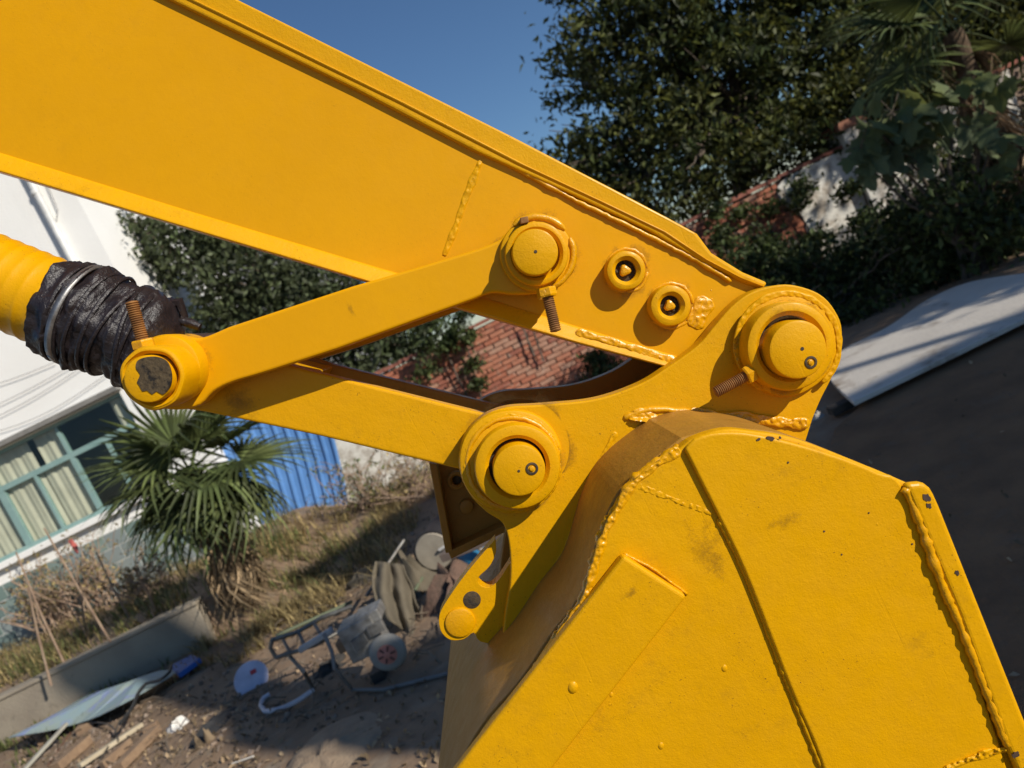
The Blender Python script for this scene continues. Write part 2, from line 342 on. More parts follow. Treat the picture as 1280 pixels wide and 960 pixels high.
# ------------------------------------------------------------------ brick boundary wall
WY = 11.5
bw = empty('brick_wall', (1.5, WY, 0), 'old red brick boundary wall with white plaster patches behind the shrubs', 'wall')
MORT = M('old_mortar', (0.27, 0.20, 0.15), 0.95, (0.2, 0.14, 0.11), 5, 0.004, 60)
MB().box((-3.2, WY+0.02, -0.2), (11, WY+0.22, 1.62)).build('wall_core', MORT, bw)
BRK = []
for k, (c1, c2) in enumerate((((0.42, 0.15, 0.085), (0.36, 0.125, 0.07)), ((0.46, 0.19, 0.11), (0.38, 0.15, 0.09)), ((0.34, 0.12, 0.075), (0.28, 0.10, 0.065)), ((0.45, 0.25, 0.17), (0.38, 0.19, 0.12)))):
    mt = M('red_brick_%s' % ('abcd'[k]), c1, 0.92, c2, 9, 0.004, 60, spots=(0.48, 0.36, 0.27), sscale=11, sthr=(0.55, 0.75)); me = bpy.data.meshes.new('brick')
    q = MB().box((-0.118, -0.02, -0.032), (0.118, 0.03, 0.032)); bm = bmesh.new()
    me.from_pydata(q.v, [], q.f); bm.from_mesh(me); bmesh.ops.bevel(bm, geom=[e for e in bm.edges if all(abs(v.co.y+0.02) < 1e-5 for v in e.verts)], offset=0.006, segments=1, affect='EDGES'); bm.to_mesh(me); bm.free()
    me.materials.append(mt); BRK.append(me)
def proj(p):
    d = p-Vector((0, 0, H)); return 640+F*d.dot(rc)/d.dot(fwd), 480-F*d.dot(uc)/d.dot(fwd)
rest = MB(); nb = 0
for r in range(22):
    z = 0.0+r*0.075
    for i in range(-12, 32):
        x = i*0.25+(0.125 if r % 2 else 0)
        if x > 6.0: continue
        px, py = proj(Vector((x, WY, z)))
        see = (530 < px < 735 and 385 < py < 498) or (846 < px < 985 and 232 < py < 318)
        jx, jy, jz, jr = random.uniform(-.006, .006), random.uniform(-.012, .006), random.uniform(-.004, .004), random.uniform(-.012, .012)
        if see and nb < 300:
            o = bpy.data.objects.new('brick', random.choice(BRK)); link(o, bw, (x+jx, WY+jy, z+jz)); o.rotation_euler = (0, jr, 0); nb += 1
        else: rest.box((x+jx-.118, WY-.02+jy, z+jz-.032), (x+jx+.118, WY+.03, z+jz+.032))
rest.build('brickwork', BRK[0].materials[0], bw, kind='stuff')
cp = MB()
for i in range(-12, 44):
    x = i*0.25; cp.box((x-.121, WY-.07+random.uniform(-.01, .01), 1.645), (x+.121, WY+.25, 1.70+random.uniform(-.006, .006)))
cp.build('coping', M('coping_tile', (0.33, 0.12, 0.08), 0.9, (0.22, 0.09, 0.065), 8, 0.004, 40), bw, kind='stuff')
PLA = M('limewash', (0.72, 0.70, 0.63), 0.92, (0.60, 0.57, 0.50), 2.5, 0.006, 22, spots=(0.36, 0.31, 0.25), sscale=5, sthr=(0.47, 0.62))
def patch(px, name='plaster'):
    return plate(px, WY-0.045, WY+0.01).build(name, PLA, bw, bevel=0.006)
pp = [(978, 226), (976, 250), (990, 262), (1003, 272), (1010, 290), (1022, 303), (1035, 330), (1060, 350), (1120, 420), (1330, 330), (1260, 85), (1052, 188)]
patch(sm([(a, b, 1) if i > 7 else (a, b) for i, (a, b) in enumerate(pp)], 6))
patch(sm([(420, 520), (455, 548), (480, 560), (500, 567), (525, 575), (545, 585), (560, 610), (545, 640), (500, 640), (440, 660), (400, 600)], 8))
MB().box((5.95, WY-0.2, -0.1), (6.35, WY+0.3, 1.88)).build('pillar', PLA, bw, bevel=0.01)
MB().box((5.91, WY-0.24, 1.88), (6.39, WY+0.34, 2.0)).build('pillar_cap', M('clay_cap', (0.34, 0.15, 0.09), 0.9), bw, bevel=0.01)

# ------------------------------------------------------------------ foliage
def leafmat(name, c1, c2, trans=0.35, rough=0.42):
    m, nt, bs = newmat(name); r = N(nt, 'NewGeometry').outputs['Random Per Island']
    v = vecpos(nt); f = ramp(nt, noise_n(nt, v, 1.4, 3), 0.38, 0.62)
    c = mixc(nt, f, c1, c2); hs = N(nt, 'HueSaturation'); nt.links.new(c, hs.inputs['Color'])
    nt.links.new(mth(nt, 'ADD', 0.5, mth(nt, 'MULTIPLY', 1.5, mth(nt, 'POWER', r, 2.2))), hs.inputs['Value']); c = hs.outputs[0]
    nt.links.new(c, bs.inputs['Base Color']); bs.inputs['Roughness'].default_value = rough+.12; bs.inputs['Specular IOR Level'].default_value = .3
    t = N(nt, 'BsdfTranslucent'); h2 = N(nt, 'HueSaturation', Hue=0.48, Saturation=1.1, Value=1.3); nt.links.new(c, h2.inputs['Color']); nt.links.new(h2.outputs[0], t.inputs[0])
    mx = N(nt, 'MixShader'); mx.inputs[0].default_value = trans
    nt.links.new(bs.outputs[0], mx.inputs[1]); nt.links.new(t.outputs[0], mx.inputs[2]); nt.links.new(mx.outputs[0], nt.nodes['Material Output'].inputs[0])
    return m
LEAF_D = leafmat('camphor_leaf', (0.038, 0.054, 0.018), (0.105, 0.115, 0.034), 0.32)
LEAF_M = leafmat('grey_green_leaf', (0.060, 0.080, 0.034), (0.085, 0.10, 0.05), 0.25)
LEAF_S = leafmat('shrub_leaf', (0.045, 0.068, 0.022), (0.075, 0.095, 0.03), 0.25)
LEAF_F = leafmat('fig_leaf', (0.12, 0.155, 0.085), (0.14, 0.17, 0.06), 0.3, 0.6)
PALM = leafmat('palm_leaf', (0.065, 0.09, 0.032), (0.12, 0.145, 0.05), 0.2, 0.4)
DRYP = leafmat('dry_palm_leaf', (0.30, 0.22, 0.13), (0.22, 0.16, 0.10), 0.15, 0.7)
DRYG = leafmat('dry_grass', (0.34, 0.26, 0.12), (0.26, 0.21, 0.09), 0.25, 0.7)
GRNG = leafmat('green_weed', (0.11, 0.14, 0.045), (0.16, 0.16, 0.06), 0.25, 0.6)
BARK = M('bark', (0.16, 0.125, 0.095), 0.95, (0.09, 0.07, 0.052), 14, 0.01, 40)
STALK = M('dry_stalk', (0.40, 0.29, 0.20), 0.85, (0.25, 0.16, 0.11), 9)
def leaves(name, ctr, L, asp, mat, parent=None, up=0.4, kind=None):
    n = len(ctr); L = L*rng.uniform(0.6, 1.25, (n, 1))
    d = rng.normal(size=(n, 3)); d[:, 2] -= 0.35; d /= np.linalg.norm(d, axis=1, keepdims=True)
    nn = rng.normal(size=(n, 3)); nn[:, 2] += up*2; s = np.cross(d, nn); s /= np.linalg.norm(s, axis=1, keepdims=True)+1e-9
    nn = np.cross(s, d)
    b = ctr-d*L*0.5; t = ctr+d*L*0.5-nn*L*0.10; a1 = ctr-d*L*0.08+s*L*asp*0.5+nn*L*0.07; a2 = ctr-d*L*0.08-s*L*asp*0.5+nn*L*0.07
    V = np.stack([b, a1, t, a2], 1).reshape(-1, 3); org = V.mean(0)
    me = bpy.data.meshes.new(name); i = np.arange(n)*4
    Fc = np.stack([i, i+2, i+1, i, i+3, i+2], 1).reshape(-1)
    me.vertices.add(len(V)); me.vertices.foreach_set('co', (V-org).reshape(-1))
    me.loops.add(len(Fc)); me.loops.foreach_set('vertex_index', Fc.astype(np.int32))
    me.polygons.add(2*n); me.polygons.foreach_set('loop_start', np.arange(0, 6*n, 3, dtype=np.int32)); me.polygons.foreach_set('loop_total', np.full(2*n, 3, dtype=np.int32))
    me.update(calc_edges=True); me.validate(); me.materials.append(mat)
    o = bpy.data.objects.new(name, me); link(o, parent, Vector(org))
    if kind: o['kind'] = kind
    return o
def blobs(bl, dens, clump=0.22, flat=0.8):        # clumps spread through balls given as (px, py, y, radius in px)
    out = []
    for px, py, y, r in bl:
        c = np.array(W(px, py, y)); R = r*y/960
        nc = max(5, int(dens*(R**2)*75)); d = rng.normal(size=(nc, 3)); d /= np.linalg.norm(d, axis=1, keepdims=True)
        cc = c+d*(R*rng.uniform(0.25, 1.0, (nc, 1))**0.55)*np.array([1, 1, flat])
        for q in cc:
            k = rng.integers(24, 60); out.append(q+rng.normal(size=(k, 3))*clump*np.array([1, 1, 0.7])*rng.uniform(0.6, 1.2))
    return np.concatenate(out)
def limb(mb, a, b, r0, r1, n=7, wig=0.06):
    a, b = Vector(a), Vector(b); L = (b-a).length; pts = []
    for i in range(n+1):
        t = i/n; p = a.lerp(b, t)
        if 0 < i < n: p += Vector((random.uniform(-1, 1), random.uniform(-1, 1), random.uniform(-.5, .5)))*wig*L*0.5
        pts.append(p)
    mb.tube(pts, [r0+(r1-r0)*i/n for i in range(n+1)], 8); return pts
def tree(name, base, bl_, L, asp, dens, mat, label, cat='tree', clump=0.22, r0=0.16, trunk_to=None):
    t = empty(name, base, label, cat); leaves('crown', blobs(bl_, dens, clump), L, asp, mat, t)
    mb = MB(); fork = trunk_to or (Vector(base)+Vector((0, 0, 2)))
    p = limb(mb, base, fork, r0, r0*0.7, 6, 0.04); r0 = r0*1.3
    for q in bl_:
        e = W(*q[:3]); m_ = fork.lerp(e, 0.5)+Vector((0, 0, 0.2)); a = limb(mb, fork, m_, r0*0.45, r0*0.25, 4, 0.08); limb(mb, m_, e, r0*0.25, 0.012, 4, 0.1)
        for _ in range(3):
            k = e+Vector((random.uniform(-1, 1), random.uniform(-1, 1), random.uniform(-.6, 1)))*q[3]*q[2]/960*0.8; limb(mb, m_.lerp(e, 0.6), k, 0.018, 0.006, 4, 0.12)
    mb.build('trunk', BARK, t, smooth=60); return t
tree('camphor_tree', (4.3, 13.4, 0), [(745, 40, 13, 66), (728, 108, 13, 48), (820, 40, 13, 105), (800, 160, 13, 88), (900, 110, 12.6, 112), (900, 0, 13, 115), (1000, 50, 13, 115),
     (960, 185, 12.2, 66), (1070, 130, 12.5, 85), (765, 205, 13, 55), (712, 178, 13, 38), (1090, 20, 13, 115), (740, -60, 13, 80), (860, 225, 12.4, 45), (1010, -80, 13, 120), (860, -110, 13, 120), (930, 215, 11.9, 42), (1010, 165, 11.8, 60), (870, 200, 12, 50), (700, 215, 12.6, 26), (770, 240, 12.6, 34), (848, 258, 12.2, 26), (815, 262, 12.2, 24), (885, 245, 12.1, 26), (790, 235, 12.3, 34)],
     0.165, 0.42, 0.50, LEAF_D, 'large dark evergreen tree with small leaves against the blue sky', clump=0.2, r0=0.2, trunk_to=W(930, 150, 13.3))
tree('broadleaf_tree', (9.3, 13.5, 0), [(1200, 10, 14, 110), (1280, 110, 13.4, 120), (1180, 140, 13.2, 80), (1310, -40, 14, 130), (1240, 200, 12.4, 70), (1120, 110, 12, 80), (1060, 150, 11.9, 60), (1130, 190, 11.8, 45), (1290, 150, 12, 90)],
     0.16, 0.46, 0.9, LEAF_D, 'very dark tree standing behind the tall palm on the right', clump=0.24, trunk_to=W(1250, 90, 13.5))
tree('leafy_tree', (-2.4, 12.9, 0), [(185, 300, 12.4, 30), (168, 285, 12.4, 22), (230, 315, 12.4, 55), (310, 350, 12.4, 66), (380, 395, 12.4, 70), (455, 415, 12.4, 55), (290, 285, 12.4, 50), (500, 432, 12.2, 38), (410, 350, 12.6, 50), (280, 400, 12.4, 45), (520, 390, 12.6, 30), (460, 465, 12, 28)],
     0.125, 0.5, 1.25, LEAF_M, 'grey green tree seen between the arm and the linkage', clump=0.2, r0=0.12, trunk_to=W(370, 430, 12.6))
for i, (q, lab) in enumerate((([(930, 318, 10.6, 36), (975, 330, 10.2, 40), (920, 350, 10, 30), (1000, 365, 9.6, 36), (960, 378, 8.8, 26), (1000, 398, 8.2, 24)], 'dense low shrub at the foot of the brick wall beside the big pin'),
        ([(1060, 340, 9.4, 44), (1105, 345, 9, 44), (1040, 385, 8.8, 32), (1120, 300, 9.6, 36), (1075, 372, 8.6, 28), (1130, 335, 8.2, 42), (1000, 330, 9.8, 34), (1085, 310, 9, 36), (1050, 405, 7.9, 22), (1095, 385, 7.8, 22), (1130, 290, 7.8, 40)], 'dark green shrub under the white plaster wall'),
        ([(1180, 310, 8.6, 52), (1230, 330, 8.3, 46), (1160, 350, 8.3, 30), (1150, 262, 9.2, 40), (1185, 275, 7.9, 50), (1140, 362, 7.7, 22), (1205, 335, 7.5, 26), (1180, 318, 7.4, 32), (1150, 330, 7.6, 28)], 'leafy shrub overhanging the far edge of the white panel'),
        ([(1260, 260, 8.6, 62), (1280, 335, 8, 48), (1230, 230, 9, 50), (1310, 290, 8.2, 60), (1245, 290, 7.6, 52), (1270, 225, 7.8, 52), (1240, 342, 7.5, 26), (1290, 318, 7.2, 36), (1215, 215, 8, 40), (1235, 318, 7.3, 28), (1210, 275, 6.95, 34), (1255, 265, 6.9, 36), (1180, 255, 6.95, 26)], 'tall bushy shrub at the right edge below the fig leaves'))):
    b = W(*q[0][:3]); sh = empty('shrub', (b.x, b.y, 0), lab, 'shrub', 'shrubs along the boundary wall'); leaves('foliage', blobs(q, 2.0, 0.14), 0.095, 0.5, LEAF_S, sh)
    mb = MB()
    for e in q:
        for _ in range(5): limb(mb, (b.x+random.uniform(-.4, .4), b.y+random.uniform(-.3, .3), 0), W(*e[:3])+Vector((random.uniform(-.3, .3), random.uniform(-.2, .2), random.uniform(-.2, .3))), 0.02, 0.006, 5, 0.08)
    mb.build('stem', BARK, sh, smooth=60)
def vine(q, paths, label, L=0.08, mat=LEAF_S):
    b = W(*q[0][:3]); v_ = empty('climbing_vine', (b.x, b.y, 0), label, 'vine'); leaves('foliage', blobs(q, 3.2, 0.09), L, 0.55, mat, v_)
    for p in paths: MB().tube([W(a, b2, 11.38) for a, b2 in p], 0.014, 6).build('stem', BARK, v_, smooth=60)
vine([(567, 412, 11.3, 14), (580, 395, 11.3, 12), (560, 430, 11.3, 10), (585, 420, 11.3, 9), (590, 455, 11.35, 5), (597, 480, 11.35, 6), (538, 430, 11.2, 14), (535, 465, 11.2, 10), (545, 400, 11.2, 14)],
     [[(556, 432), (562, 448), (571, 470), (583, 492), (590, 510)], [(585, 438), (590, 460), (600, 490), (604, 510)], [(575, 400), (560, 415), (535, 425)], [(652, 405), (660, 425), (668, 445)], [(665, 408), (672, 430), (680, 452)]],
     'dark climbing vine with bare stems hanging on the red brick wall')
vine([(738, 452, 11, 16), (760, 462, 10.8, 18), (790, 470, 10.8, 20), (740, 475, 11, 12)], [[(745, 440), (742, 470), (748, 500)]], 'small green creeper seen just under the end of the arm')

oc = empty('overhanging_tree', (9.6, 5.4, 0), 'tree outside the right edge that throws dappled shade on the white panel', 'tree')
cc = []
for cx_, cy_, cz_, cr, dn in ((10.8, 6.9, 4.3, 1.2, 13), (11.8, 6.4, 4.9, 1.0, 9), (9.3, 5.3, 3.0, 0.85, 22), (10.1, 5.6, 3.6, 0.9, 22), (8.1, 3.1, 2.75, 0.5, 60), (8.8, 3.6, 3.3, 0.7, 60), (9.5, 7.2, 4.4, 0.8, 12), (8.9, 2.1, 3.1, 0.45, 110), (9.9, 2.5, 3.4, 0.5, 110), (9.4, 1.6, 3.7, 0.35, 90), (12.4, 7.4, 4.2, 1.0, 14)):
    for _ in range(int(dn*cr*cr)+3):
        d = rng.normal(size=3); d /= np.linalg.norm(d); cc.append(np.array((cx_, cy_, cz_))+d*cr*rng.uniform(.2, 1)**.5+rng.normal(size=(int(rng.integers(14, 34)), 3))*.16)
leaves('crown', np.concatenate(cc), 0.16, 0.5, LEAF_D, oc)
ob = MB(); limb(ob, (9.6, 5.4, -.1), (9.8, 5.1, 4.6), .2, .1)
for e in ((10.8, 6.9, 4.3), (11.8, 6.4, 4.9), (8.7, 3.6, 3.3), (8.0, 3.1, 2.75), (12.4, 7.4, 4.2)): limb(ob, (9.75, 5.2, 2.8), e, .08, .02)
ob.build('trunk', BARK, oc, smooth=60)
vine([(1000, 258, 11.2, 10), (1030, 300, 11.1, 16), (1012, 315, 11, 18), (1060, 240, 10.9, 14), (1085, 275, 10.8, 18), (1040, 335, 10.8, 20), (905, 300, 11, 18), (950, 312, 11, 16), (890, 268, 11.2, 12), (1000, 232, 11.3, 10), (960, 258, 11.3, 9), (925, 268, 11.3, 10)], [[(990, 250), (1010, 285), (1030, 330)], [(1075, 230), (1090, 270), (1100, 310)]], 'creeper trailing over the edge of the white plaster on the wall', 0.09)
# fan palms
def fan(radius, nseg=34, spread=150, droop=0.35, cut=0.35, seedv=0):
    rr = random.Random(seedv); mb = MB()
    for i in range(nseg):
        a = R_(-spread+2*spread*i/(nseg-1)); L = radius*(0.80+0.20*math.cos(a*0.6))*rr.uniform(0.9, 1.05); wv = radius*0.026
        d = Vector((math.sin(a), math.cos(a), 0)); s = Vector((math.cos(a), -math.sin(a), 0)); bend = droop*rr.uniform(0.5, 1.5)
        prev = None; ring = []
        for t, wd_ in ((0.0, 0.35), (0.3, 1.0), (0.55, 1.0), (0.78, 0.6), (1.0, 0.06)):
            z = 0.16*L*t-bend*L*max(0, t-0.35)**2*1.6
            c = d*L*t+Vector((0, 0, z)); h = s*wv*wd_
            ring.append((c-h+Vector((0, 0, wv*0.45*wd_)), c, c+h+Vector((0, 0, wv*0.45*wd_))))
        v = [p for r in ring for p in r]; f = []
        for k in range(4): f += [(k*3, k*3+1, k*3+4, k*3+3), (k*3+1, k*3+2, k*3+5, k*3+4)]
        mb.add(v, f)
    return mb
def palm(name, base, top, leaves_, label, radius, skirt, trunk_r=0.09):
    t = empty(name, base, label, 'palm'); base, top = Vector(base), Vector(top)
    n = 14; pts = [base.lerp(top, i/n) for i in range(n+1)]
    MB().tube(pts, [trunk_r*(1.1+0.15*(i % 2)) for i in range(n+1)], 12, 0.08).build('trunk', M('fibre_trunk', (0.13, 0.085, 0.05), 0.95, (0.07, 0.048, 0.03), 20, 0.02, 60), t, smooth=50)
    meshes = [fan(radius, 32+2*k, 118+10*(k % 3), 0.22+0.14*k, seedv=k) for k in range(4)]
    mes = []
    for mb in meshes:
        me = bpy.data.meshes.new('frond'); me.from_pydata([tuple(p) for p in mb.v], [], mb.f); me.materials.append(PALM); mes.append(me)
    dr = []
    for k in range(2):
        mb = fan(radius*0.8, 20, 40+15*k, 1.4, seedv=k+9); me = bpy.data.meshes.new('dead_frond'); me.from_pydata([tuple(p) for p in mb.v], [], mb.f); me.materials.append(DRYP); dr.append(me)
    for i, (az, el, L, sc) in enumerate(leaves_):
        d = Vector((math.cos(R_(el))*math.sin(R_(az)), -math.cos(R_(el))*math.cos(R_(az)), math.sin(R_(el))))
        hub = top+d*L; q = [top, top.lerp(hub, 0.5)+Vector((0, 0, 0.06*L)), hub]
        st = MB().tube(q, [0.016, 0.012, 0.009], 6).build('leaf_stalk', PALM, t, smooth=60)
        o = bpy.data.objects.new('frond', mes[i % 4]); link(o, t, hub)
        yv = (d+Vector((0, 0, -0.15))).normalized(); xv = yv.cross(Vector((0, 0, 1))).normalized(); zv = xv.cross(yv)
        o.rotation_mode = 'QUATERNION'; o.rotation_quaternion = Matrix((xv, yv, zv)).transposed().to_quaternion() @ Matrix.Rotation(R_(random.uniform(-25, 25)), 3, 'Y').to_quaternion(); o.scale = (sc,)*3
    for i in range(skirt):
        az = 360*i/skirt+random.uniform(-12, 12); zt = random.uniform(0.25, 1.0)
        p = base.lerp(top, zt); d = Vector((math.sin(R_(az))*0.5, -math.cos(R_(az))*0.5, -0.9)).normalized()
        o = bpy.data.objects.new('dead_frond', random.choice(dr)); link(o, t, p+d*0.12)
        xv = d.cross(Vector((0, 0, 1))).normalized(); zv = xv.cross(d)
        o.rotation_mode = 'QUATERNION'; o.rotation_quaternion = Matrix((xv, d, zv)).transposed().to_quaternion(); sc = random.uniform(0.6, 1.0); o.scale = (sc, sc, sc)
    return t
pb = G(303, 742, 0.3); pt = W(238, 590, pb.y)
palm('fan_palm', pb, pt, [(-75, 35, 0.30, 1), (-40, 55, 0.30, 1), (15, 70, 0.32, 1), (70, 42, 0.38, 1), (88, 12, 0.44, 1.1), (-95, 8, 0.38, 0.95), (-30, 5, 0.35, 1), (40, -18, 0.38, 1), (92, -14, 0.5, 1.1), (-70, -25, 0.34, 0.95), (-15, -40, 0.34, 1), (70, -48, 0.45, 1.05), (150, 40, 0.4, 1), (5, -62, 0.34, .95), (-45, -52, 0.34, .95), (105, -42, 0.42, 1), (60, -62, .4, .9)],
     'squat fan palm with a skirt of dry leaves in front of the building', 0.72, 22)
tb = W(1205, 95, 7.6)
pt2 = W(1190, 40, 7.6)
palm('tall_fan_palm', (pt2.x, 7.6, 0), pt2, [(-90, 25, 0.55, 1), (-60, 55, 0.5, 1), (-100, -15, 0.55, 0.9), (-30, 10, 0.45, 0.9), (40, 40, 0.5, 1), (80, 15, 0.55, 1), (95, -35, 0.6, 0.9), (180, 30, 0.5, 1), (140, 50, 0.5, 1), (220, 40, 0.5, 1), (-120, 40, 0.5, 1)],
     'tall fan palm with hanging dead leaf stems at the top right corner', 0.78, 12, 0.085)

# big-leaved fig branch in front of the wall
def figleaf(s):
    out = [(0, -0.05)]
    for a, r in ((-150, 0.42), (-120, 0.62), (-95, 0.50), (-70, 0.92), (-45, 0.60), (-22, 0.85), (0, 1.08), (22, 0.85), (45, 0.60), (70, 0.92), (95, 0.50), (120, 0.62), (150, 0.42)):
        out.append((math.sin(R_(a))*r*s*0.62, (0.42+math.cos(R_(a))*r*0.62)*s))
    v = [(0, 0.3*s, 0.0)]+[(x, y, 0.10*abs(x)-0.25*(x*x+y*y)/s) for x, y in out]; n = len(out)
    return v, [(0, i+1, (i+1) % n+1) for i in range(n)]
fmes = []
for k in range(2):
    me = bpy.data.meshes.new('leaf'); vv, ff = figleaf(0.22+0.05*k); me.from_pydata(vv, [], ff); me.materials.append(LEAF_F); fmes.append(me)
fg = empty('fig_tree', (W(1180, 230, 7.2).x, 7.2, 0), 'fig tree with large lobed leaves in front of the white plaster', 'tree')
fs = MB(); root = Vector((W(1200, 260, 7.2).x, 7.25, 0))
for (px, py, r, k) in ((1075, 185, 16, 12), (1100, 165, 22, 18), (1140, 150, 24, 18), (1115, 140, 20, 12), (1180, 118, 20, 9), (1225, 105, 16, 8), (1215, 165, 22, 12), (1080, 205, 14, 8), (1235, 195, 22, 10), (1130, 190, 20, 10)):
    c = W(px, py, 7.1); limb(fs, root+Vector((random.uniform(-.2, .2), 0, 0)), c, 0.03, 0.008, 8, 0.04)
    for _ in range(k):
        p = c+Vector((random.gauss(0, 1), random.gauss(0, 1), random.gauss(0, 0.8)))*r*0.0062
        o = bpy.data.objects.new('leaf', random.choice(fmes)); link(o, fg, p); fs.tube([c, p], 0.004, 5)
        o.rotation_euler = (R_(random.uniform(-70, -15)), R_(random.uniform(-30, 30)), R_(random.uniform(-70, 70)+180)); s_ = random.uniform(0.6, 1.15); o.scale = (s_, s_, s_)
fs.build('branch', BARK, fg, smooth=60)

# ------------------------------------------------------------------ retaining wall and planted bed
CONC = M('weathered_concrete', (0.33, 0.285, 0.215), 0.92, (0.25, 0.21, 0.16), 2.2, 0.006, 40, spots=(0.14, 0.12, 0.09), sscale=6, sthr=(0.62, 0.75))
rw = MB(); rw.box((-9.5, 7.42, -0.1), (-3.72, 7.58, 0.41)); rw.box((-9.5, 7.40, 0.411), (-3.70, 7.60, 0.45))
tag(rw.build('retaining_wall', CONC, bevel=0.012), 'low weathered concrete retaining wall below the planted bed', 'wall')
def blades(name, regions, L, mat, lean=0.5, wid=0.012):
    v = []; f = []
    for (x0, x1, y0, y1, n, hs) in regions:
        for _ in range(n):
            x, y = random.uniform(x0, x1), random.uniform(y0, y1)
            if noise.noise((x*2.2, y*2.2, 5))+.5*noise.noise((x*6, y*6, 1)) < random.uniform(-.25, .2): continue
            z = gz(x, y)-0.01; a = random.uniform(0, 6.28); h = L*hs*random.uniform(0.4, 1.2); ln = lean*random.uniform(0.2, 1.6)*h
            dx, dy = math.cos(a), math.sin(a); k = len(v); w_ = wid*random.uniform(.6, 1.3)
            v += [(x-dy*w_/2, y+dx*w_/2, z), (x+dy*w_/2, y-dx*w_/2, z), (x+dx*ln*0.4+dy*w_/3, y+dy*ln*0.4-dx*w_/3, z+h*0.65), (x+dx*ln*0.4-dy*w_/3, y+dy*ln*0.4+dx*w_/3, z+h*0.65), (x+dx*ln, y+dy*ln, z+h*0.95)]
            f += [(k, k+1, k+2, k+3), (k+3, k+2, k+4)]
    o = MB().add(v, f).build(name, mat, fix=False); o['kind'] = 'stuff'; return o
tag(blades('dry_grass', [(-9, -3.4, 7.62, 10.8, 7000, 1), (-3.9, -1.6, 6.6, 9.6, 5200, 1.0), (-3.4, -0.6, 9.2, 11.3, 4200, .8), (-3.2, -2.2, 6.3, 7.6, 1500, .8)], 0.19, DRYG, 1.3), 'dry yellow grass growing on the bed and bank', 'grass')
tag(blades('weeds', [(-9, -3.6, 7.62, 9.5, 2600, 1), (-3.8, -2.2, 7.2, 9.5, 1700, 1), (-7.2, -4.2, 7.15, 7.4, 700, 0.7), (-2.6, -0.8, 10, 11.3, 700, 1.2), (-6.4, -4.6, 6.2, 6.9, 260, .7)], 0.20, GRNG, 0.7, 0.016), 'green weeds growing along the low wall and bank', 'weeds')
# canes and dead stems
for i, (a, b) in enumerate((((20, 690), (80, 830)), ((55, 660), (140, 805)), ((95, 700), (105, 790)), ((35, 735), (60, 850)), ((0, 700), (30, 770)), ((120, 690), (160, 770)), ((118, 610), (150, 700)), ((170, 715), (195, 765)), ((75, 735), (110, 800)), ((140, 640), (130, 740)))):
    p1 = G(*b, 0.42); p0 = W(*a, p1.y+random.uniform(-.25, .1))
    q = [p1+Vector((0, 0, -.06)), p1.lerp(p0, .5)+Vector((random.uniform(-.03, .03), random.uniform(-.03, .03), 0)), p0]
    o = MB().tube(q, [0.013, 0.011, 0.008], 7).build('bamboo_cane', STALK, smooth=60)
    tag(o, ['long pale cane leaning left at the near edge of the bed', 'thick cane slanting across the tiled wall base', 'short upright cane before the tiles', 'pale cane standing close to the retaining wall', 'cane stuck in the bed at the left picture edge', 'cane leaning between the window and the palm', 'tall thin cane reaching up over the window', 'short cane beside the palm skirt', 'short slanted cane in the middle of the dry weeds', 'cane tied with a red rag below the window'][i], 'cane', 'canes stuck in the bed')
rp = W(92, 682, 8.2); rg = MB()
rg.add([rp+Vector(q) for q in ((-.03, 0, .07), (.02, -.01, .08), (.035, .01, -.02), (.01, -.015, -.1), (-.025, .01, -.08), (0, -.03, 0))], [(0, 5, 4), (0, 1, 5), (1, 2, 5), (2, 3, 5), (3, 4, 5)])
o = rg.build('rag', M('red_rag', (0.5, 0.12, 0.10), 0.9)); o.modifiers.new('t', 'SOLIDIFY').thickness = 0.004
tag(o, 'small red rag caught on a dry stem below the window', 'rag')
for i, (px, py, h, n, lab) in enumerate(((30, 800, 0.95, 50, 'twiggy dead plant in front of the tiles at the far left'), (135, 760, 0.9, 40, 'reddish dry plant in front of the window corner'), (80, 785, 0.9, 46, 'brown dry plant with bare twigs between the canes'), (470, 640, 0.75, 30, 'bare brush growing against the whitewashed wall'), (520, 625, 0.55, 24, 'low dry brush below the bucket link'), (190, 750, 0.6, 30, 'dry stems at the left foot of the palm'))):
    b = G(px, py, 0.4 if px < 250 else 0.05); mb = MB(); tips = []
    for _ in range(n):
        e = b+Vector((random.gauss(0, .36), random.gauss(0, .22), h*random.uniform(.4, 1.1))); s0 = b+Vector((random.gauss(0, .15), random.gauss(0, .12), 0))
        p = limb(mb, s0, e, 0.009, 0.005, 5, 0.08)
        for _ in range(4):
            k = random.choice(p[2:]); e2 = k+Vector((random.gauss(0, .1), random.gauss(0, .08), random.uniform(0, .16))); mb.tube([k, k.lerp(e2, .5)+Vector((0, 0, .01)), e2], 0.0045, 5); tips.append(e2)
    dp = empty('dry_plant', b, lab, 'dry plant', 'dead plants in the bed'); mb.build('stem', STALK, dp)
    leaves('foliage', np.array([np.array(t)+rng.normal(size=3)*0.03 for t in tips for _ in range(4)]), 0.06, 0.45, DRYG if i not in (3,) else GRNG, dp)

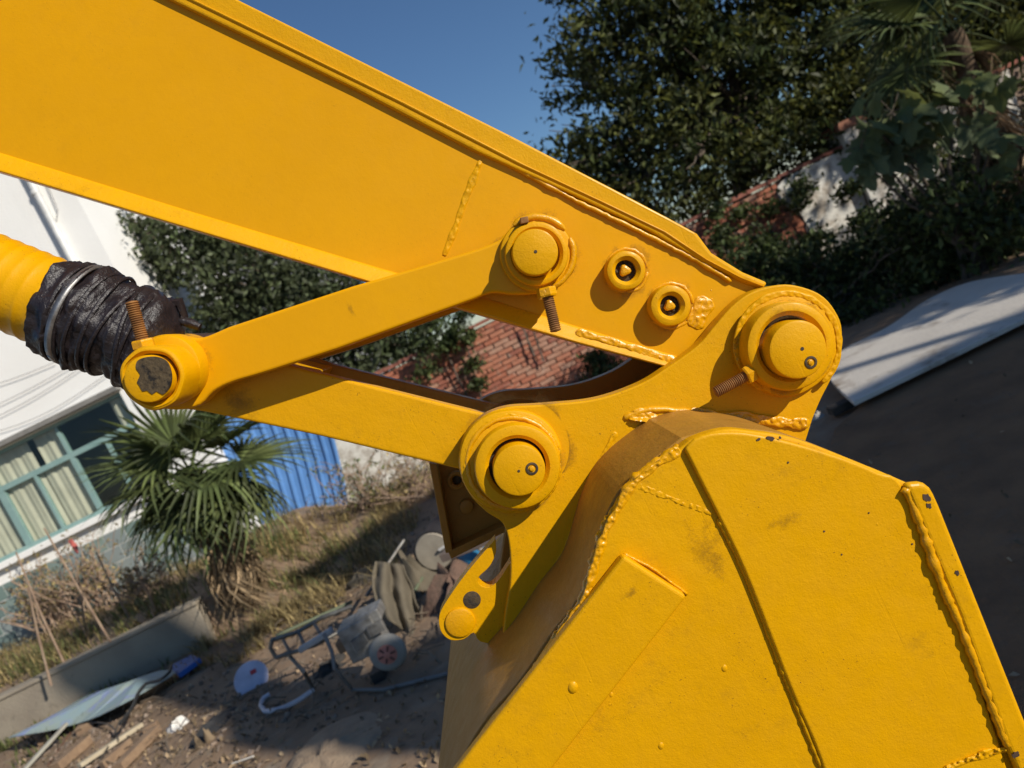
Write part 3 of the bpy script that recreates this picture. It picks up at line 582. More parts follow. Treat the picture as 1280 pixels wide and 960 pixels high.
# ------------------------------------------------------------------ clutter on the ground
WOOD = [M('old_timber', (0.30, 0.20, 0.12), 0.9, (0.20, 0.13, 0.08), 12, 0.003, 60), M('pale_timber', (0.52, 0.44, 0.31), 0.85, (0.40, 0.33, 0.22), 12, 0.003, 60)]
def bar(name, a, b, hw, hh, mat, label, cat, group=None, z0=0.0, z1=0.0):
    p, q = G(*a, z0), G(*b, z1); p.z = max(z0, gz(p.x, p.y))+hh; q.z = max(z1, gz(q.x, q.y))+hh; d = (q-p)/2; s_ = d.cross(Vector((0, 0, 1))).normalized(); u = s_.cross(d).normalized()
    mb = MB().obox((p+q)/2, d, s_*hw, u*hh); o = mb.build(name, mat, bevel=0.005); return tag(o, label, cat, group)
bar('timber_plank', (100, 960), (178, 908), 0.030, 0.016, WOOD[1], 'pale long pole lying in front of the brown planks', 'plank', 'timber offcuts', 0.05)
bar('timber_plank', (150, 965), (198, 916), 0.045, 0.03, WOOD[0], 'brown squared plank nearest to the white scrap', 'plank', 'timber offcuts', 0.0)
bar('timber_plank', (130, 962), (165, 932), 0.03, 0.03, WOOD[0], 'short brown plank between the two long timbers', 'plank', 'timber offcuts')
bar('timber_plank', (30, 965), (84, 906), 0.022, 0.012, M('grey_lath', (0.42, 0.40, 0.33), 0.8), 'grey lath leaning out from under the turquoise sheet', 'plank', 'timber offcuts', 0.02, 0.10)
bar('timber_plank', (72, 965), (112, 930), 0.05, 0.035, WOOD[0], 'wide weathered plank among the rubble', 'plank', 'timber offcuts')
bar('steel_rod', (60, 958), (92, 912), 0.006, 0.006, M('rusty_rod', (0.20, 0.10, 0.06), 0.8), 'thin rusty rod beside the grey lath', 'rod')
bar('white_stick', (290, 956), (318, 946), 0.006, 0.005, M('white_stick', (0.7, 0.66, 0.58), 0.8), 'small pale stick lying on the sandy ground at the bottom', 'stick')
# turquoise metal sheet along the foot of the wall
TUR = M('turquoise_sheet', (0.26, 0.38, 0.42), 0.5, (0.33, 0.38, 0.30), 2.5, 0.002, 30, spots=(0.24, 0.30, 0.52), sscale=4, sthr=(0.5, 0.62))
sp = [(10, 922), (55, 914), (110, 900), (150, 880), (200, 853), (222, 840), (205, 838), (160, 852), (118, 872), (75, 893), (85, 888), (60, 900)]
def zsheet(px): return 0.12+0.04*math.sin(px*.05)
tp = [G(a, b, zsheet(a)) for a, b in sm([(10, 922, 1), (60, 913), (110, 900), (150, 881), (200, 853), (224, 838, 1), (200, 838), (160, 852), (110, 868, 1), (75, 890, 1)], 12)]
tag(MB().prism(tp, [p-Vector((0, 0, 0.006)) for p in tp]).build('metal_sheet', TUR), 'bent turquoise metal sheet lying along the low wall', 'metal sheet')
bs = [G(a, b, 0.1) for a, b in ((212, 832), (240, 818), (250, 822), (222, 842))]
tag(MB().prism(bs, [p-Vector((0, 0, 0.05)) for p in bs]).build('plastic_scrap', M('blue_plastic', (0.03, 0.13, 0.45), 0.4), bevel=0.008), 'bright blue plastic scrap at the end of the turquoise sheet', 'scrap')
hp = [(150, 905), (165, 885), (172, 868), (182, 855), (200, 850), (212, 840), (214, 832)]
tag(MB().tube([G(a, b, 0.16) for a, b in sm(hp, 6, False)], 0.014, 8).build('black_hose', M('black_rubber', (0.03, 0.03, 0.03), 0.6), smooth=60), 'black rubber hose looping over the turquoise sheet', 'hose')
for a, lab in ([[(95, 905), (120, 903), (140, 908), (148, 925)], 'loose wire curling out from below the sheet'], [[(150, 900), (140, 925), (125, 950)], 'brown cord dropping from the sheet to the rubble']):
    tag(MB().tube([G(x, y, 0.05) for x, y in sm(a, 5, False)], 0.007, 6).build('wire', M('old_wire', (0.12, 0.10, 0.08), 0.7), smooth=60), lab, 'wire')
# rubble, litter
rb = MB(); 
for _ in range(520):
    q = random.random()
    px, py = (random.uniform(20, 190), random.uniform(880, 965)) if q < .6 else (random.uniform(400, 560), random.uniform(640, 700)) if q < .75 else (random.uniform(230, 420), random.uniform(820, 960))
    if q < .6 and py < 990-.55*px-60: continue
    p = G(px, py); s_ = random.uniform(.005, .016); p.z = gz(p.x, p.y)+s_*.4; ax = Vector((random.gauss(0, 1), random.gauss(0, 1), random.gauss(0, .4))).normalized(); ay = ax.orthogonal().normalized()
    rb.obox(p, ax*s_*1.3, ay*s_, ax.cross(ay)*s_*.6)
tag(rb.build('rubble', M('rubble_stone', (0.28, 0.22, 0.17), 0.95, (0.20, 0.14, 0.10), 7, island=0.4), bevel=0.003, seg=1, kind='stuff'), 'small stones and broken brick scattered on the dirt', 'rubble')
for (px, py, s_, lab) in ((110, 912, .05, 'broken brick piece under the turquoise sheet'), (190, 912, .035, 'small brick lump behind the pale pole'), (60, 925, .045, 'dark lump of rubble near the grey lath')):
    p = G(px, py); tag(MB().obox((p.x, p.y, s_*.6), (s_*1.6, .01, 0), (-.01, s_, 0), (0, .004, s_*.7)).build('rubble_lump', WOOD[0], bevel=.008), lab, 'rubble')
lt = np.array([list(G(random.uniform(180, 560), random.uniform(800, 960))) for _ in range(450)]+[list(G(random.uniform(0, 330), random.uniform(860, 960))) for _ in range(600)]+[list(G(random.uniform(360, 560), random.uniform(640, 760))) for _ in range(900)])
lt[:, 2] = [gz(a, b)+.012 for a, b, _ in lt]
tag(leaves('leaf_litter', lt, 0.045, 0.5, DRYP, up=2, kind='stuff'), 'fallen dry leaves scattered over the dirt', 'litter')
def lump(name, cx, cy, rx, ry, h, mat, label, cat, seg=22, ang=0.0, wr=0.25):
    c = G(cx, cy); c.z = gz(c.x, c.y); v = [c+Vector((0, 0, h))]; f = []; ra = 4
    for k in range(1, ra+1):
        for i in range(seg):
            an = 2*math.pi*i/seg; q = k/ra; n_ = noise.noise((math.cos(an)*1.7+cx, math.sin(an)*1.7, q*2))
            x, y = rx*q*math.cos(an)*(1+wr*n_), ry*q*math.sin(an)*(1+wr*n_)
            v.append(c+Vector((x*math.cos(ang)-y*math.sin(ang), x*math.sin(ang)+y*math.cos(ang), max(-.02 if k == ra else 0.005, h*(1-q**1.6)*(1+1.2*n_)))))
    for i in range(seg): f.append((0, 1+i, 1+(i+1) % seg))
    for k in range(ra-1):
        for i in range(seg): j = (i+1) % seg; f.append((1+k*seg+i, 1+(k+1)*seg+i, 1+(k+1)*seg+j, 1+k*seg+j))
    return tag(MB().add(v, f).build(name, mat, smooth=70), label, cat)
tw = MB()
for (x0, x1, y0, y1, n, L) in ((400, 570, 690, 830, 90, .28), (280, 420, 780, 900, 60, .22), (20, 260, 860, 960, 60, .25), (300, 470, 690, 790, 60, .3)):
    for _ in range(n):
        p = G(random.uniform(x0, x1), random.uniform(y0, y1)); p.z = gz(p.x, p.y)+.01; a = random.uniform(0, 6.28); l = L*random.uniform(.3, 1)
        q = p+Vector((math.cos(a)*l, math.sin(a)*l, random.uniform(0, .10))); tw.tube([p, p.lerp(q, .5)+Vector((random.gauss(0, .02), random.gauss(0, .02), random.uniform(0, .04))), q], random.uniform(.002, .006), 5)
tag(tw.build('twigs', M('grey_twig', (0.20, 0.155, 0.11), 0.9, (0.09, 0.07, 0.05), 9, island=.5), smooth=60, kind='stuff'), 'broken twigs and straw strewn among the clutter', 'twigs')
for (px, py, rx, ry, h, c_, lab) in ((455, 725, .20, .14, .10, (0.10, .085, .06), 'dark crumpled sacking left of the canvas heap'), (415, 835, .12, .1, .05, (.05, .045, .04), 'black plastic bag scrap under the cart'), (560, 790, .16, .1, .06, (.20, .15, .11), 'dusty cloth beside the tarpaulin foot'), (395, 770, .2, .12, .07, (.13, .10, .06), 'tuft of matted straw on the cart')):
    lump('cloth_scrap', px, py, rx, ry, h, M('scrap_cloth', c_, .95, None, 12, .01, 50), lab, 'cloth', seg=26, wr=.9)
# white scrap and black rag
lump('white_bag', 222, 908, 0.085, 0.07, 0.06, M('white_plastic', (0.75, 0.72, 0.66), 0.5), 'crumpled white plastic bag on the dirt', 'bag', wr=.7)
lump('black_rag', 268, 912, 0.13, 0.20, 0.045, M('black_cloth', (0.028, 0.028, 0.03), 0.9, (0.04, 0.04, 0.04), 9), 'dark crumpled rag with two pale leaves on it', 'rag', ang=-.3)
for i, (px, py) in enumerate(((252, 940), (265, 931))): lump('pale_leaf', px, py-3, 0.035, 0.025, 0.075, DRYP, ['pale dry leaf lying lower on the dark rag', 'pale dry leaf lying higher on the dark rag'][i], 'leaf', seg=10)
lump('sand_heap', 405, 955, 0.34, 0.42, 0.055, M('light_sand', (0.36, 0.27, 0.18), 0.95, (0.29, 0.21, 0.14), 12, 0.01, 60), 'small heap of light sand at the bottom edge beside the bucket', 'sand heap', seg=40, wr=.3)
# white sign disc
dp_ = G(314, 862); dc = W(314, 848, dp_.y); ax = (Vector((.15, -.75, .55))).normalized()
o = MB().lathe(dc, ax, [(0.005, -.004), (0.125, -.004), (0.128, 0), (0.125, .004), (0.005, .004)], 32).build('round_lid', M('lilac_white', (0.62, 0.60, 0.72), 0.4), smooth=40)
tag(o, 'round white lid standing tilted on the shaded dirt', 'lid')
u_ = Vector((0, 0, 1)).cross(ax).normalized(); v_ = ax.cross(u_)
MB().obox(dc+ax*.0065+u_*.03+v_*.035, u_*.022, v_*.016, ax*.0012).build('red_mark', M('red_print', (0.55, 0.05, 0.05), 0.5), o)
tag(MB().tube([G(a, b, .03) for a, b in sm([(337, 868), (330, 872), (326, 882), (331, 889), (350, 886), (372, 876), (392, 862)], 5, False)], 0.016, 8).build('white_hose', M('white_hose', (0.62, 0.60, 0.66), 0.5), smooth=60), 'white plastic hose bent in an arc on the shaded ground', 'hose')
# engine with cart
eg = G(480, 846); ey = eg.y
en = empty('engine_pump', (eg.x, ey, 0), 'small silver engine with cooling fins and a red hubbed wheel', 'engine')
ALU = M('cast_aluminium', (0.40, 0.39, 0.37), 0.5, (0.20, 0.19, 0.17), 20, 0.002, 80, 0.6)
def eb(px, py, w_, h_, d_, mat, name, par=en, y=None, ang=-12):
    c = W(px, py, y or ey); a = R_(ang); ux = Vector((math.cos(a), 0, -math.sin(a)))*-1; uz = Vector((-math.sin(a), 0, math.cos(a)))
    ux = Vector((math.cos(a), 0, math.sin(a))); uz = Vector((-math.sin(a), 0, math.cos(a)))
    return MB().obox(c, ux*w_/2, Vector((0, d_/2, 0)), uz*h_/2).build(name, mat, par, bevel=0.008)
eb(455, 792, 0.22, 0.22, 0.2, ALU, 'engine_block', ang=0)
for i in range(8):
    c = W(447, 806, ey-.115)+Vector((0.012*i-.02, 0, 0.014*i*.2)); MB().box((c.x-.0035, ey-.135, c.z-.035), (c.x+.0035, ey-.10, c.z+.035)).build('cooling_fin', ALU, en)
    c = W(466, 787, ey-.115)+Vector((0.012*i-.02, 0, 0)); MB().box((c.x-.0035, ey-.135, c.z-.03), (c.x+.0035, ey-.10, c.z+.03)).build('cooling_fin', ALU, en)
eb(462, 768, 0.16, 0.07, 0.18, ALU, 'engine_cover', ang=0, y=ey+.002)
wc = W(484, 818, ey-.16)
wh = MB().lathe(wc, (0, 1, 0), [(.05, 0.0), (.085, -.004), (.105, .01), (.112, .03), (.105, .055), (.085, .065), (.05, .062)], 36).build('wheel', M('grey_tyre', (0.30, 0.29, 0.26), 0.8), en, smooth=50)
MB().lathe(wc, (0, 1, 0), [(.002, -.012), (.02, -.012), (.03, -.006), (.058, -.006), (.06, .01)], 30).build('hub', M('faded_red', (0.55, 0.22, 0.17), 0.6), wh, smooth=40)
for i in range(6):
    a = i*math.pi/3; d = Vector((math.cos(a), 0, math.sin(a))); MB().obox(wc+d*.036+Vector((0, -.008, 0)), d*.016, Vector((0, .004, 0)), d.cross(Vector((0, 1, 0)))*.006).build('spoke', M('dark_slot', (0.16, 0.07, 0.06), 0.7), wh)
MB().box((eg.x-.06, ey-.05, 0), (eg.x+.02, ey+.1, .06)).build('foot', M('black_iron', (0.03, 0.03, 0.03), 0.6), en)
eb(430, 805, 0.07, 0.07, 0.1, WOOD[0], 'wooden_block', ang=0)
hc = empty('hand_cart', G(385, 850), 'grey tubular hand cart frame lying left of the engine', 'cart')
GT = M('worn_grey_steel', (0.22, 0.22, 0.20), 0.5, (0.14, 0.12, 0.10), 20, 0, 0, 0.5)
y0_ = ey+.35
for pl in ([(345, 822), (395, 806), (420, 792), (432, 785)], [(340, 800), (372, 790), (402, 772), (440, 758)], [(345, 822), (338, 810), (340, 800)]): MB().tube([W(a, b, y0_-.15*(b > 795)) for a, b in pl], 0.014, 8).build('side_rail', GT, hc, smooth=60)
for a, b in (((352, 796), (362, 815)), ((372, 788), (382, 810)), ((392, 778), (405, 800))): MB().tube([W(*a, y0_), W(*b, y0_-.15)], 0.011, 8).build('cross_bar', GT, hc, smooth=60)
MB().tube([W(360, 818, y0_-.1), W(380, 840, y0_-.35), G(392, 862, .01)], 0.013, 8).build('leg', GT, hc, smooth=60)
MB().tube([W(405, 792, ey-.1), W(415, 815, ey-.15), W(418, 835, ey-.2), G(440, 862, .02), G(480, 862, .02), G(560, 842, .02)], 0.012, 8).build('hose', M('grey_hose', (0.20, 0.19, 0.18), 0.7), hc, smooth=60)
eb(395, 800, 0.24, 0.035, 0.05, M('pale_board', (0.45, 0.45, 0.44), 0.6), 'board', par=hc, y=ey+.1, ang=6)
# olive tarp draped in folds
OL = M('olive_canvas', (0.15, 0.125, 0.085), 0.9, (0.11, 0.09, 0.06), 5, 0.004, 60)
v = []; f = []; nu, nv = 26, 18
top_l, top_r, bot_l, bot_r = (468, 702), (505, 706), (478, 770), (545, 818)
for j in range(nv+1):
    for i in range(nu+1):
        s_, t_ = i/nu, j/nv
        px = (top_l[0]*(1-s_)+top_r[0]*s_)*(1-t_)+(bot_l[0]*(1-s_)+bot_r[0]*s_)*t_-8*math.sin(t_*3.1)*(1-s_); py = (top_l[1]*(1-s_)+top_r[1]*s_)*(1-t_)+(bot_l[1]*(1-s_)+bot_r[1]*s_)*t_
        yy = 5.55-.5*t_+.09*math.sin(s_*15+t_*2)*(.3+.7*t_)+.05*noise.noise((s_*4, t_*5, 0))
        v.append(W(px+2*noise.noise((s_*6, t_*6, 4)), py, yy))
for j in range(nv):
    for i in range(nu): k = j*(nu+1)+i; f.append((k, k+1, k+nu+2, k+nu+1))
o = MB().add(v, f).build('tarpaulin', OL, smooth=80, fix=False); o.modifiers.new('t', 'SOLIDIFY').thickness = 0.008
tag(o, 'olive canvas tarpaulin draped in folds beside the engine', 'tarp')
lump('canvas_heap', 520, 735, 0.26, 0.22, 0.22, OL, 'crumpled canvas heap behind the olive tarpaulin', 'canvas', wr=.8)
lump('scrap_heap', 575, 745, 0.3, 0.25, 0.18, M('brown_scrap', (0.17, 0.10, 0.07), 0.9, (0.10, 0.07, 0.05), 12, .01, 40), 'heap of brown scrap under the round drum', 'scrap', wr=.9)
for a, b, lab in (((458, 745), (505, 675), 'dark pole leaning over the tarpaulin'), ((500, 770), (528, 722), 'green pipe lying across the canvas heap'), ((345, 795), (440, 752), 'thin stick lying in the dry grass behind the cart')):
    p, q = W(*a, 5.6), W(*b, 5.9); tag(MB().tube([p, (p+q)/2, q], 0.014, 8).build('pole', GT if 'dark' in lab else M('dull_green', (0.12, 0.14, 0.08), 0.7), smooth=60), lab, 'pole')
dr = G(548, 722); dy_ = dr.y; dc = W(542, 690, dy_)
dm = empty('drum', (dc.x, dy_, 0), 'round drum lying on its side with a pale lid', 'drum')
rr_ = 26*PX(542, 690, dy_)
MB().lathe(dc, (.25, 1, 0), [(rr_*.97, .01), (rr_*1.04, .012), (rr_*1.04, .05), (rr_, .06), (rr_, .5)], 36).build('body', M('dark_drum', (0.035, 0.03, 0.028), 0.6), dm, smooth=40)
MB().lathe(dc, (.25, 1, 0), [(.002, .0), (rr_*.9, .0), (rr_*.95, .012), (rr_*.95, .04)], 36).build('lid', M('pale_lid', (0.40, 0.35, 0.27), 0.8, (0.30, 0.26, 0.2), 8), dm, smooth=40)
MB().tube([dc+Vector((.05, -.03, 0)), dc+Vector((.17, -.06, .02))], 0.012, 8).build('handle', M('white_rod', (0.7, 0.68, 0.64), 0.5), dm, smooth=40)
bj = W(598, 700, 6.0)
jb = empty('blue_barrel', (bj.x, 6.0, 0), 'blue plastic barrel behind the hook plate', 'barrel')
MB().lathe((bj.x+.02, 6.0, bj.z-.35), (0, 0, 1), [(.14, 0), (.16, .02), (.165, .3), (.16, .45), (.13, .52), (.05, .55)], 30).build('body', M('bright_blue_plastic', (0.035, 0.22, 0.42), 0.4), jb, smooth=45)
MB().tube([W(583, 683, 5.8), W(595, 682, 5.78), W(605, 690, 5.78), W(612, 700, 5.8)], 0.02, 8).build('hose', M('dusty_hose', (0.35, 0.31, 0.27), 0.7), jb, smooth=60)
bar('timber_plank', (556, 700), (640, 668), 0.05, 0.03, M('grey_brown_timber', (0.2, 0.15, 0.12), 0.9), 'grey brown beam lying above the blue barrel', 'plank', 'timber offcuts', 0.25, 0.25)
lr = np.array([list(G(random.uniform(1020, 1400), random.uniform(380, 960))) for _ in range(120)]); lr[:, 2] = .055
tag(leaves('leaf_litter', lr, 0.035, 0.5, DRYP, up=2, kind='stuff'), 'small dead leaves on the dark ground beside the bucket', 'litter')
# white panel lying on blocks at the right
WP = M('dusty_white_panel', (0.68, 0.63, 0.55), 0.75, (0.56, 0.515, 0.45), 2.4, 0.004, 40, spots=(0.25, 0.18, 0.12), sscale=2.6, sthr=(0.56, 0.72))
sp = [G(a, b, .12) for a, b in sm([(1066, 502, 1), (1180, 447, 1), (1290, 393, 1), (1420, 330, 1), (1380, 305, 1), (1290, 340, 1), (1214, 352), (1160, 374), (1110, 408), (1052, 438), (1036, 462), (1040, 478)], 8)]
o = MB().prism(sp, [p-Vector((0, 0, .035)) for p in sp]).build('white_board', WP, bevel=.006)
tag(o, 'flat dusty white panel lying on the ground in dappled shade', 'panel')
bar('timber_beam', (1040, 520), (1300, 392), 0.05, 0.03, M('black_beam', (0.035, 0.03, 0.025), 0.9, (0.06, 0.05, 0.04), 9, .005, 40), 'dark beam along the near edge of the white panel', 'beam', None, 0.02, 0.02)
lump('white_stone', 1022, 522, .05, .04, .04, M('pale_stone', (0.5, 0.46, 0.4), 0.9), 'pale stone on the ground just behind the ear plate', 'stone', seg=12)
# unseen blocks added behind the viewpoint, outlined to cast the yard's shadows
wh_ = empty('shadow_caster', (11, -9, 0), 'unseen grey blocks added behind the viewpoint to shade the yard', 'building')
def add_caster(name, gp, mat, dep=10):
    MB().prism([(x, -3, z) for x, z in gp], [(x+1.277*dep, -3-dep, z) for x, z in gp]).build(name, mat, wh_)
CR = M('caster_grey', (0.35, 0.34, 0.32), 0.9)
add_caster('wall', [(6.98, -.2), (7.04, 5.15), (7.15, 5.75), (9.4, 5.85), (12.2, 6.25), (18, 6.2), (18, -.2)], CR)
add_caster('slanted_caster', [(7.2, 5.76), (7.67, 6.2), (8.40, 7.74), (8.0, 8.35), (9.35, 8.3), (9.65, 7.75), (8.95, 7.35), (8.3, 6.65), (7.85, 5.8)], CR, .4)  # added block, slanted to match the edges of a ground shadow
add_caster('raised_caster', [(10.9, 7.75), (12.4, 8.0), (17, 8.6), (17, 10.2), (14.7, 9.5), (12.4, 8.85), (11.0, 8.45)], CR, .4)  # added slab, shaped to drop the farther shadow band on the yard
for x in (11.3, 14.0, 16.5): MB().box((x-.06, -3.4, 6.1), (x+.06, -3.3, 8.3)).build('caster_post', CR, wh_)

# ================================================================== the excavator front
EX = empty('excavator', (0.3, 1.18, 0), 'yellow excavator arm with bucket linkage and freshly painted bucket', 'excavator')
YA, YL, YE, YB = 1.08, 1.03, 1.04, 0.84           # near faces of arm, side link, ear, bucket wall
YC = 1.18
def far(y): return 2*YC-y
# ---- arm
top_in = [(-560, -385), (205, -4), (435, 107), (590, 187), (710, 241), (810, 288), (880, 328), (925, 350), (955, 361)]
top_out = [(-560, -430), (295, -2), (640, 170), (775, 240), (845, 277), (872, 292), (890, 316), (929, 340), (960, 353)]
bot_in = [(-560, 24), (0, 191), (240, 265), (480, 337), (600, 370), (720, 408), (850, 447)]
bot_out = [(-560, 48), (0, 215), (240, 287), (480, 358), (600, 393), (720, 428), (850, 463)]
tip = [(965, 362), (1010, 380), (1040, 437), (1000, 480), (930, 490), (880, 470)]
arm = plate(sm([(p[0], p[1], 1) for p in top_in]+tip+[(p[0], p[1], 1) for p in bot_in[::-1]], 8), YA, far(YA)).build('arm', YELS, EX)
def strip(name, inner, outer, yi, yo, mat, parent, extra=0):
    n = len(inner); A = []; 
    mb = MB(); v = []
    for i in range(n):
        a = W(*inner[i], yi); b = W(*outer[i], yo); v += [a, b, Vector((b.x, far(yo), b.z)), Vector((a.x, far(yi), a.z))]
    f = []
    for i in range(n-1):
        for q in range(4): f.append((i*4+q, i*4+(q+1) % 4, (i+1)*4+(q+1) % 4, (i+1)*4+q))
    f += [(0, 1, 2, 3), tuple((n-1)*4+q for q in range(4))]
    return mb.add(v, f).build(name, mat, parent, bevel=0.004)
def dens(l, n=6):
    out = []
    for a, b in zip(l[:-1], l[1:]):
        for i in range(n): out.append((a[0]+(b[0]-a[0])*i/n, a[1]+(b[1]-a[1])*i/n))
    return out+[l[-1]]
top_mid = [(a[0]*.62+b[0]*.38, a[1]*.62+b[1]*.38) for a, b in zip(top_in, top_out)]
strip('top_flange', top_in, top_out, 1.072, 1.072, YEL, arm)
strip('flange_weld', [(a[0]*.99+b[0]*.01, a[1]*.99+b[1]*.01+3) for a, b in zip(top_in, top_out)], top_mid, 1.0795, 1.068, YEL, arm)
strip('bottom_flange', [(p[0], p[1]-1) for p in bot_in], bot_out, 1.079, 1.064, YEL, arm)
bead('weld_bead', [(603, 197), (592, 225), (583, 248), (570, 285), (562, 305), (556, 322)], YA+.0035, 9, arm, 0.3, YELS, 3, 0.25); lumps('weld_spatter', [(601, 200), (590, 228), (581, 250), (569, 285), (561, 305), (555, 320)], YA-.001, 5, arm, 46, 1, 2.8, YEL, .4)
bead('weld_bead', [(905, 395), (890, 412), (880, 432), (862, 446)], 1.075, 6, arm)
bead('weld_bead', [(640, 207), (720, 250), (800, 289), (870, 325), (915, 352)], 1.075, 4, arm)
# drops of thick paint near the tip
dm_ = MB()
for _ in range(26):
    px, py = random.gauss(878, 10), random.gauss(388, 14); c = W(px, py, YA); r = random.uniform(1, 2.6)*.0011
    dm_.lathe(c+Vector((0, .001, 0)), (0, -1, 0), [(r, 0), (r*.8, r*.5), (r*.2, r*.8)], 8)
dm_.build('paint_drip', YELR, arm, smooth=80, kind='stuff')
# ---- the two greased bosses on the arm
for (px, py, r, ri) in ((783, 338, 25, 13.5), (839, 382, 26, 13)):
    b = disc(px, py, r, YA-.026, YA+.01, .005, inner=ri, wob=lambda k, i, an: 0.012*math.sin(an*5+k)).build('grease_boss', YEL, EX, smooth=35)
    disc(px, py, ri+1, YA-.012, YA, .001).build('recess', DARK, b, smooth=35)
    disc(px-1, py, ri*.52, YA-.021, YA-.008, .004, seg=14, wob=lambda k, i, an: .16*math.sin(3*an+px)+.08*math.sin(7*an)).build('plug', YELR, b, smooth=20)
    mb = MB()
    for _ in range(9):
        a = random.uniform(0, 6.28); q = random.uniform(.45, .95)*ri; c = W(px+q*math.cos(a), py+q*math.sin(a), YA-.013); mb.lathe(c, (0, -1, 0), [(.0028, 0), (.002, .002), (.0004, .003)], 7)
    mb.build('grease_lump', DARK, b, smooth=70)
    bead('weld_bead', [(px+(r+2)*math.cos(a/8*6.28), py+(r+2)*math.sin(a/8*6.28)) for a in range(9)], YA, 4, b)
# ---- side links (pair)
slo = sm([(166, 470), (176, 440), (200, 424), (228, 420), (252, 422), (285, 409, 1), (440, 358, 1), (600, 310), (632, 292), (652, 277), (672, 272), (697, 280), (714, 300), (719, 322), (712, 345), (692, 362), (665, 367), (640, 368), (615, 366), (590, 375, 1), (420, 437, 1), (330, 466), (290, 478), (266, 490), (250, 506), (228, 512), (200, 510), (176, 496)], 6)
SLk = plate(slo, YL, YL+.035).build('side_link', YELS, EX, bevel=.004)
plate(slo, far(YL)-.035, far(YL), YL).build('side_link', YELS, EX, bevel=.004)
# end bosses of the near link
disc(671, 318, 46, YL-.012, YL+.01, .004, wob=lambda k, i, an: .01*math.sin(3*an)).build('link_boss', YEL, SLk, smooth=35)
disc(207, 462, 44, YL-.030, YL+.01, .006, wob=lambda k, i, an: .012*math.sin(3*an+1)).build('link_boss', YEL, SLk, smooth=35)
# ---- bucket link: two plates joined by webs
blo = sm([(180, 465), (205, 432), (245, 425), (300, 437), (385, 463, 1), (600, 516), (660, 530), (690, 580), (660, 635), (610, 612), (575, 587, 1), (400, 545, 1), (262, 516), (215, 506)], 7)
BLk = plate(blo, 1.082, 1.112).build('bucket_link', YEL, EX, bevel=.004)
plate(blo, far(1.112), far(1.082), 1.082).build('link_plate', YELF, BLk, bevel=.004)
plate([(340, 452), (392, 466), (384, 480), (334, 468)], 1.112, far(1.112), 1.1).build('link_web', YEL, BLk, bevel=.004)
c = W(640, 580, 1.075); MB().lathe(c, (0, 1, 0), [(.056, 0), (.06, .004), (.06, .206), (.056, .21)], 48).build('link_tube', YEL, BLk, smooth=35)
c = W(200, 464, 1.068); MB().lathe(c, (0, 1, 0), [(.045, 0), (.05, .004), (.05, .22), (.045, .224)], 48).build('link_tube', YEL, BLk, smooth=35)
# ---- bucket
prof = [(1098, 588, 1), (1000, 549), (940, 539), (905, 538), (858, 551, 1), (788, 607), (757, 660), (728, 750), (690, 803), (650, 862), (605, 915), (575, 965), (548, 1030), (535, 1090), (540, 1160), (570, 1230), (650, 1330), (800, 1400, 1)]
po = sm(prof, 9, False)
pin_ = []
for i, p in enumerate(po):
    a, b = po[max(i-1, 0)], po[min(i+1, len(po)-1)]; dx, dy = b[0]-a[0], b[1]-a[1]; L = math.hypot(dx, dy); pin_.append((p[0]+dy/L*18, p[1]-dx/L*18))
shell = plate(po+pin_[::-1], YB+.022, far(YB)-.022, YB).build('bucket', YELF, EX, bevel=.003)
wallo = [(868, 548), (905, 537), (940, 539), (1000, 550), (1098, 588, 1), (1140, 606, 1), (1300, 960, 1), (1400, 1200, 1), (1000, 1400, 1), (650, 1330), (570, 1230), (540, 1160), (536, 1090), (550, 1030), (578, 965), (608, 914), (653, 861), (693, 802), (731, 749), (760, 658), (791, 606), (848, 562)]
wo = sm(wallo, 8)
plate(wo, YB, YB+.022).build('side_wall', YEL, shell, bevel=.005)
plate(wo, far(YB)-.022, far(YB), YB).build('side_wall', YEL, shell, bevel=.005)
cheek = sm([(856, 562, 1), (868, 549), (888, 542), (915, 540), (945, 543), (1000, 556), (1060, 575), (1098, 591), (1130, 609), (1180, 720, 1), (1250, 930, 1), (1300, 1090, 1), (1060, 1090, 1), (1030, 962), (987, 857), (932, 717), (896, 641, 1)], 8)
plate(cheek, YB-.007, YB).build('cheek_plate', YEL, shell, bevel=.006, seg=4)
plate(sm([(1131, 606, 1), (1150, 603), (1164, 610), (1176, 634, 1), (1284, 905, 1), (1350, 1070, 1), (1322, 1080, 1), (1258, 930, 1), (1200, 770, 1)], 7), YB-.015, YB-.002).build('side_cutter', YEL, shell, bevel=.008, seg=4)
plate([(780, 695), (859, 746), (690, 962), (615, 1058), (535, 1008), (592, 934)], YB-.017, YB).build('wear_strip', YEL, shell, bevel=.004)
bead('weld_bead', [(852, 560), (820, 580), (789, 606), (770, 640), (757, 663), (745, 700), (730, 748), (712, 776), (692, 803)], YB+.012, 9, shell, .6, step=4, lump=.45)
bead('weld_bead', [(690, 808), (650, 862), (607, 915), (580, 962)], YB+.014, 6, shell, .5)
lumps('weld_bead', [(796, 607), (830, 620), (862, 632), (893, 642)], YB+.0005, 5, shell, 1, 1, 3, YEL, .5)
bead('weld_bead', [(1132, 610), (1150, 650), (1175, 720), (1205, 790), (1240, 880), (1262, 935)], YB-.013, 8, shell, .6, lump=.35)
lumps('weld_bead', [(1180, 962), (1215, 948), (1250, 938), (1276, 935)], YB-.008, 6, shell, 1, 1, 5, YEL, .6)
bead('weld_bead', [(780, 692), (820, 714), (860, 744)], YB-.002, 2.5, shell, .3)
bead('weld_bead', [(898, 648), (934, 722), (988, 862), (1031, 968)], YB-.003, 5, shell, .4, YEL)
cm = MB()
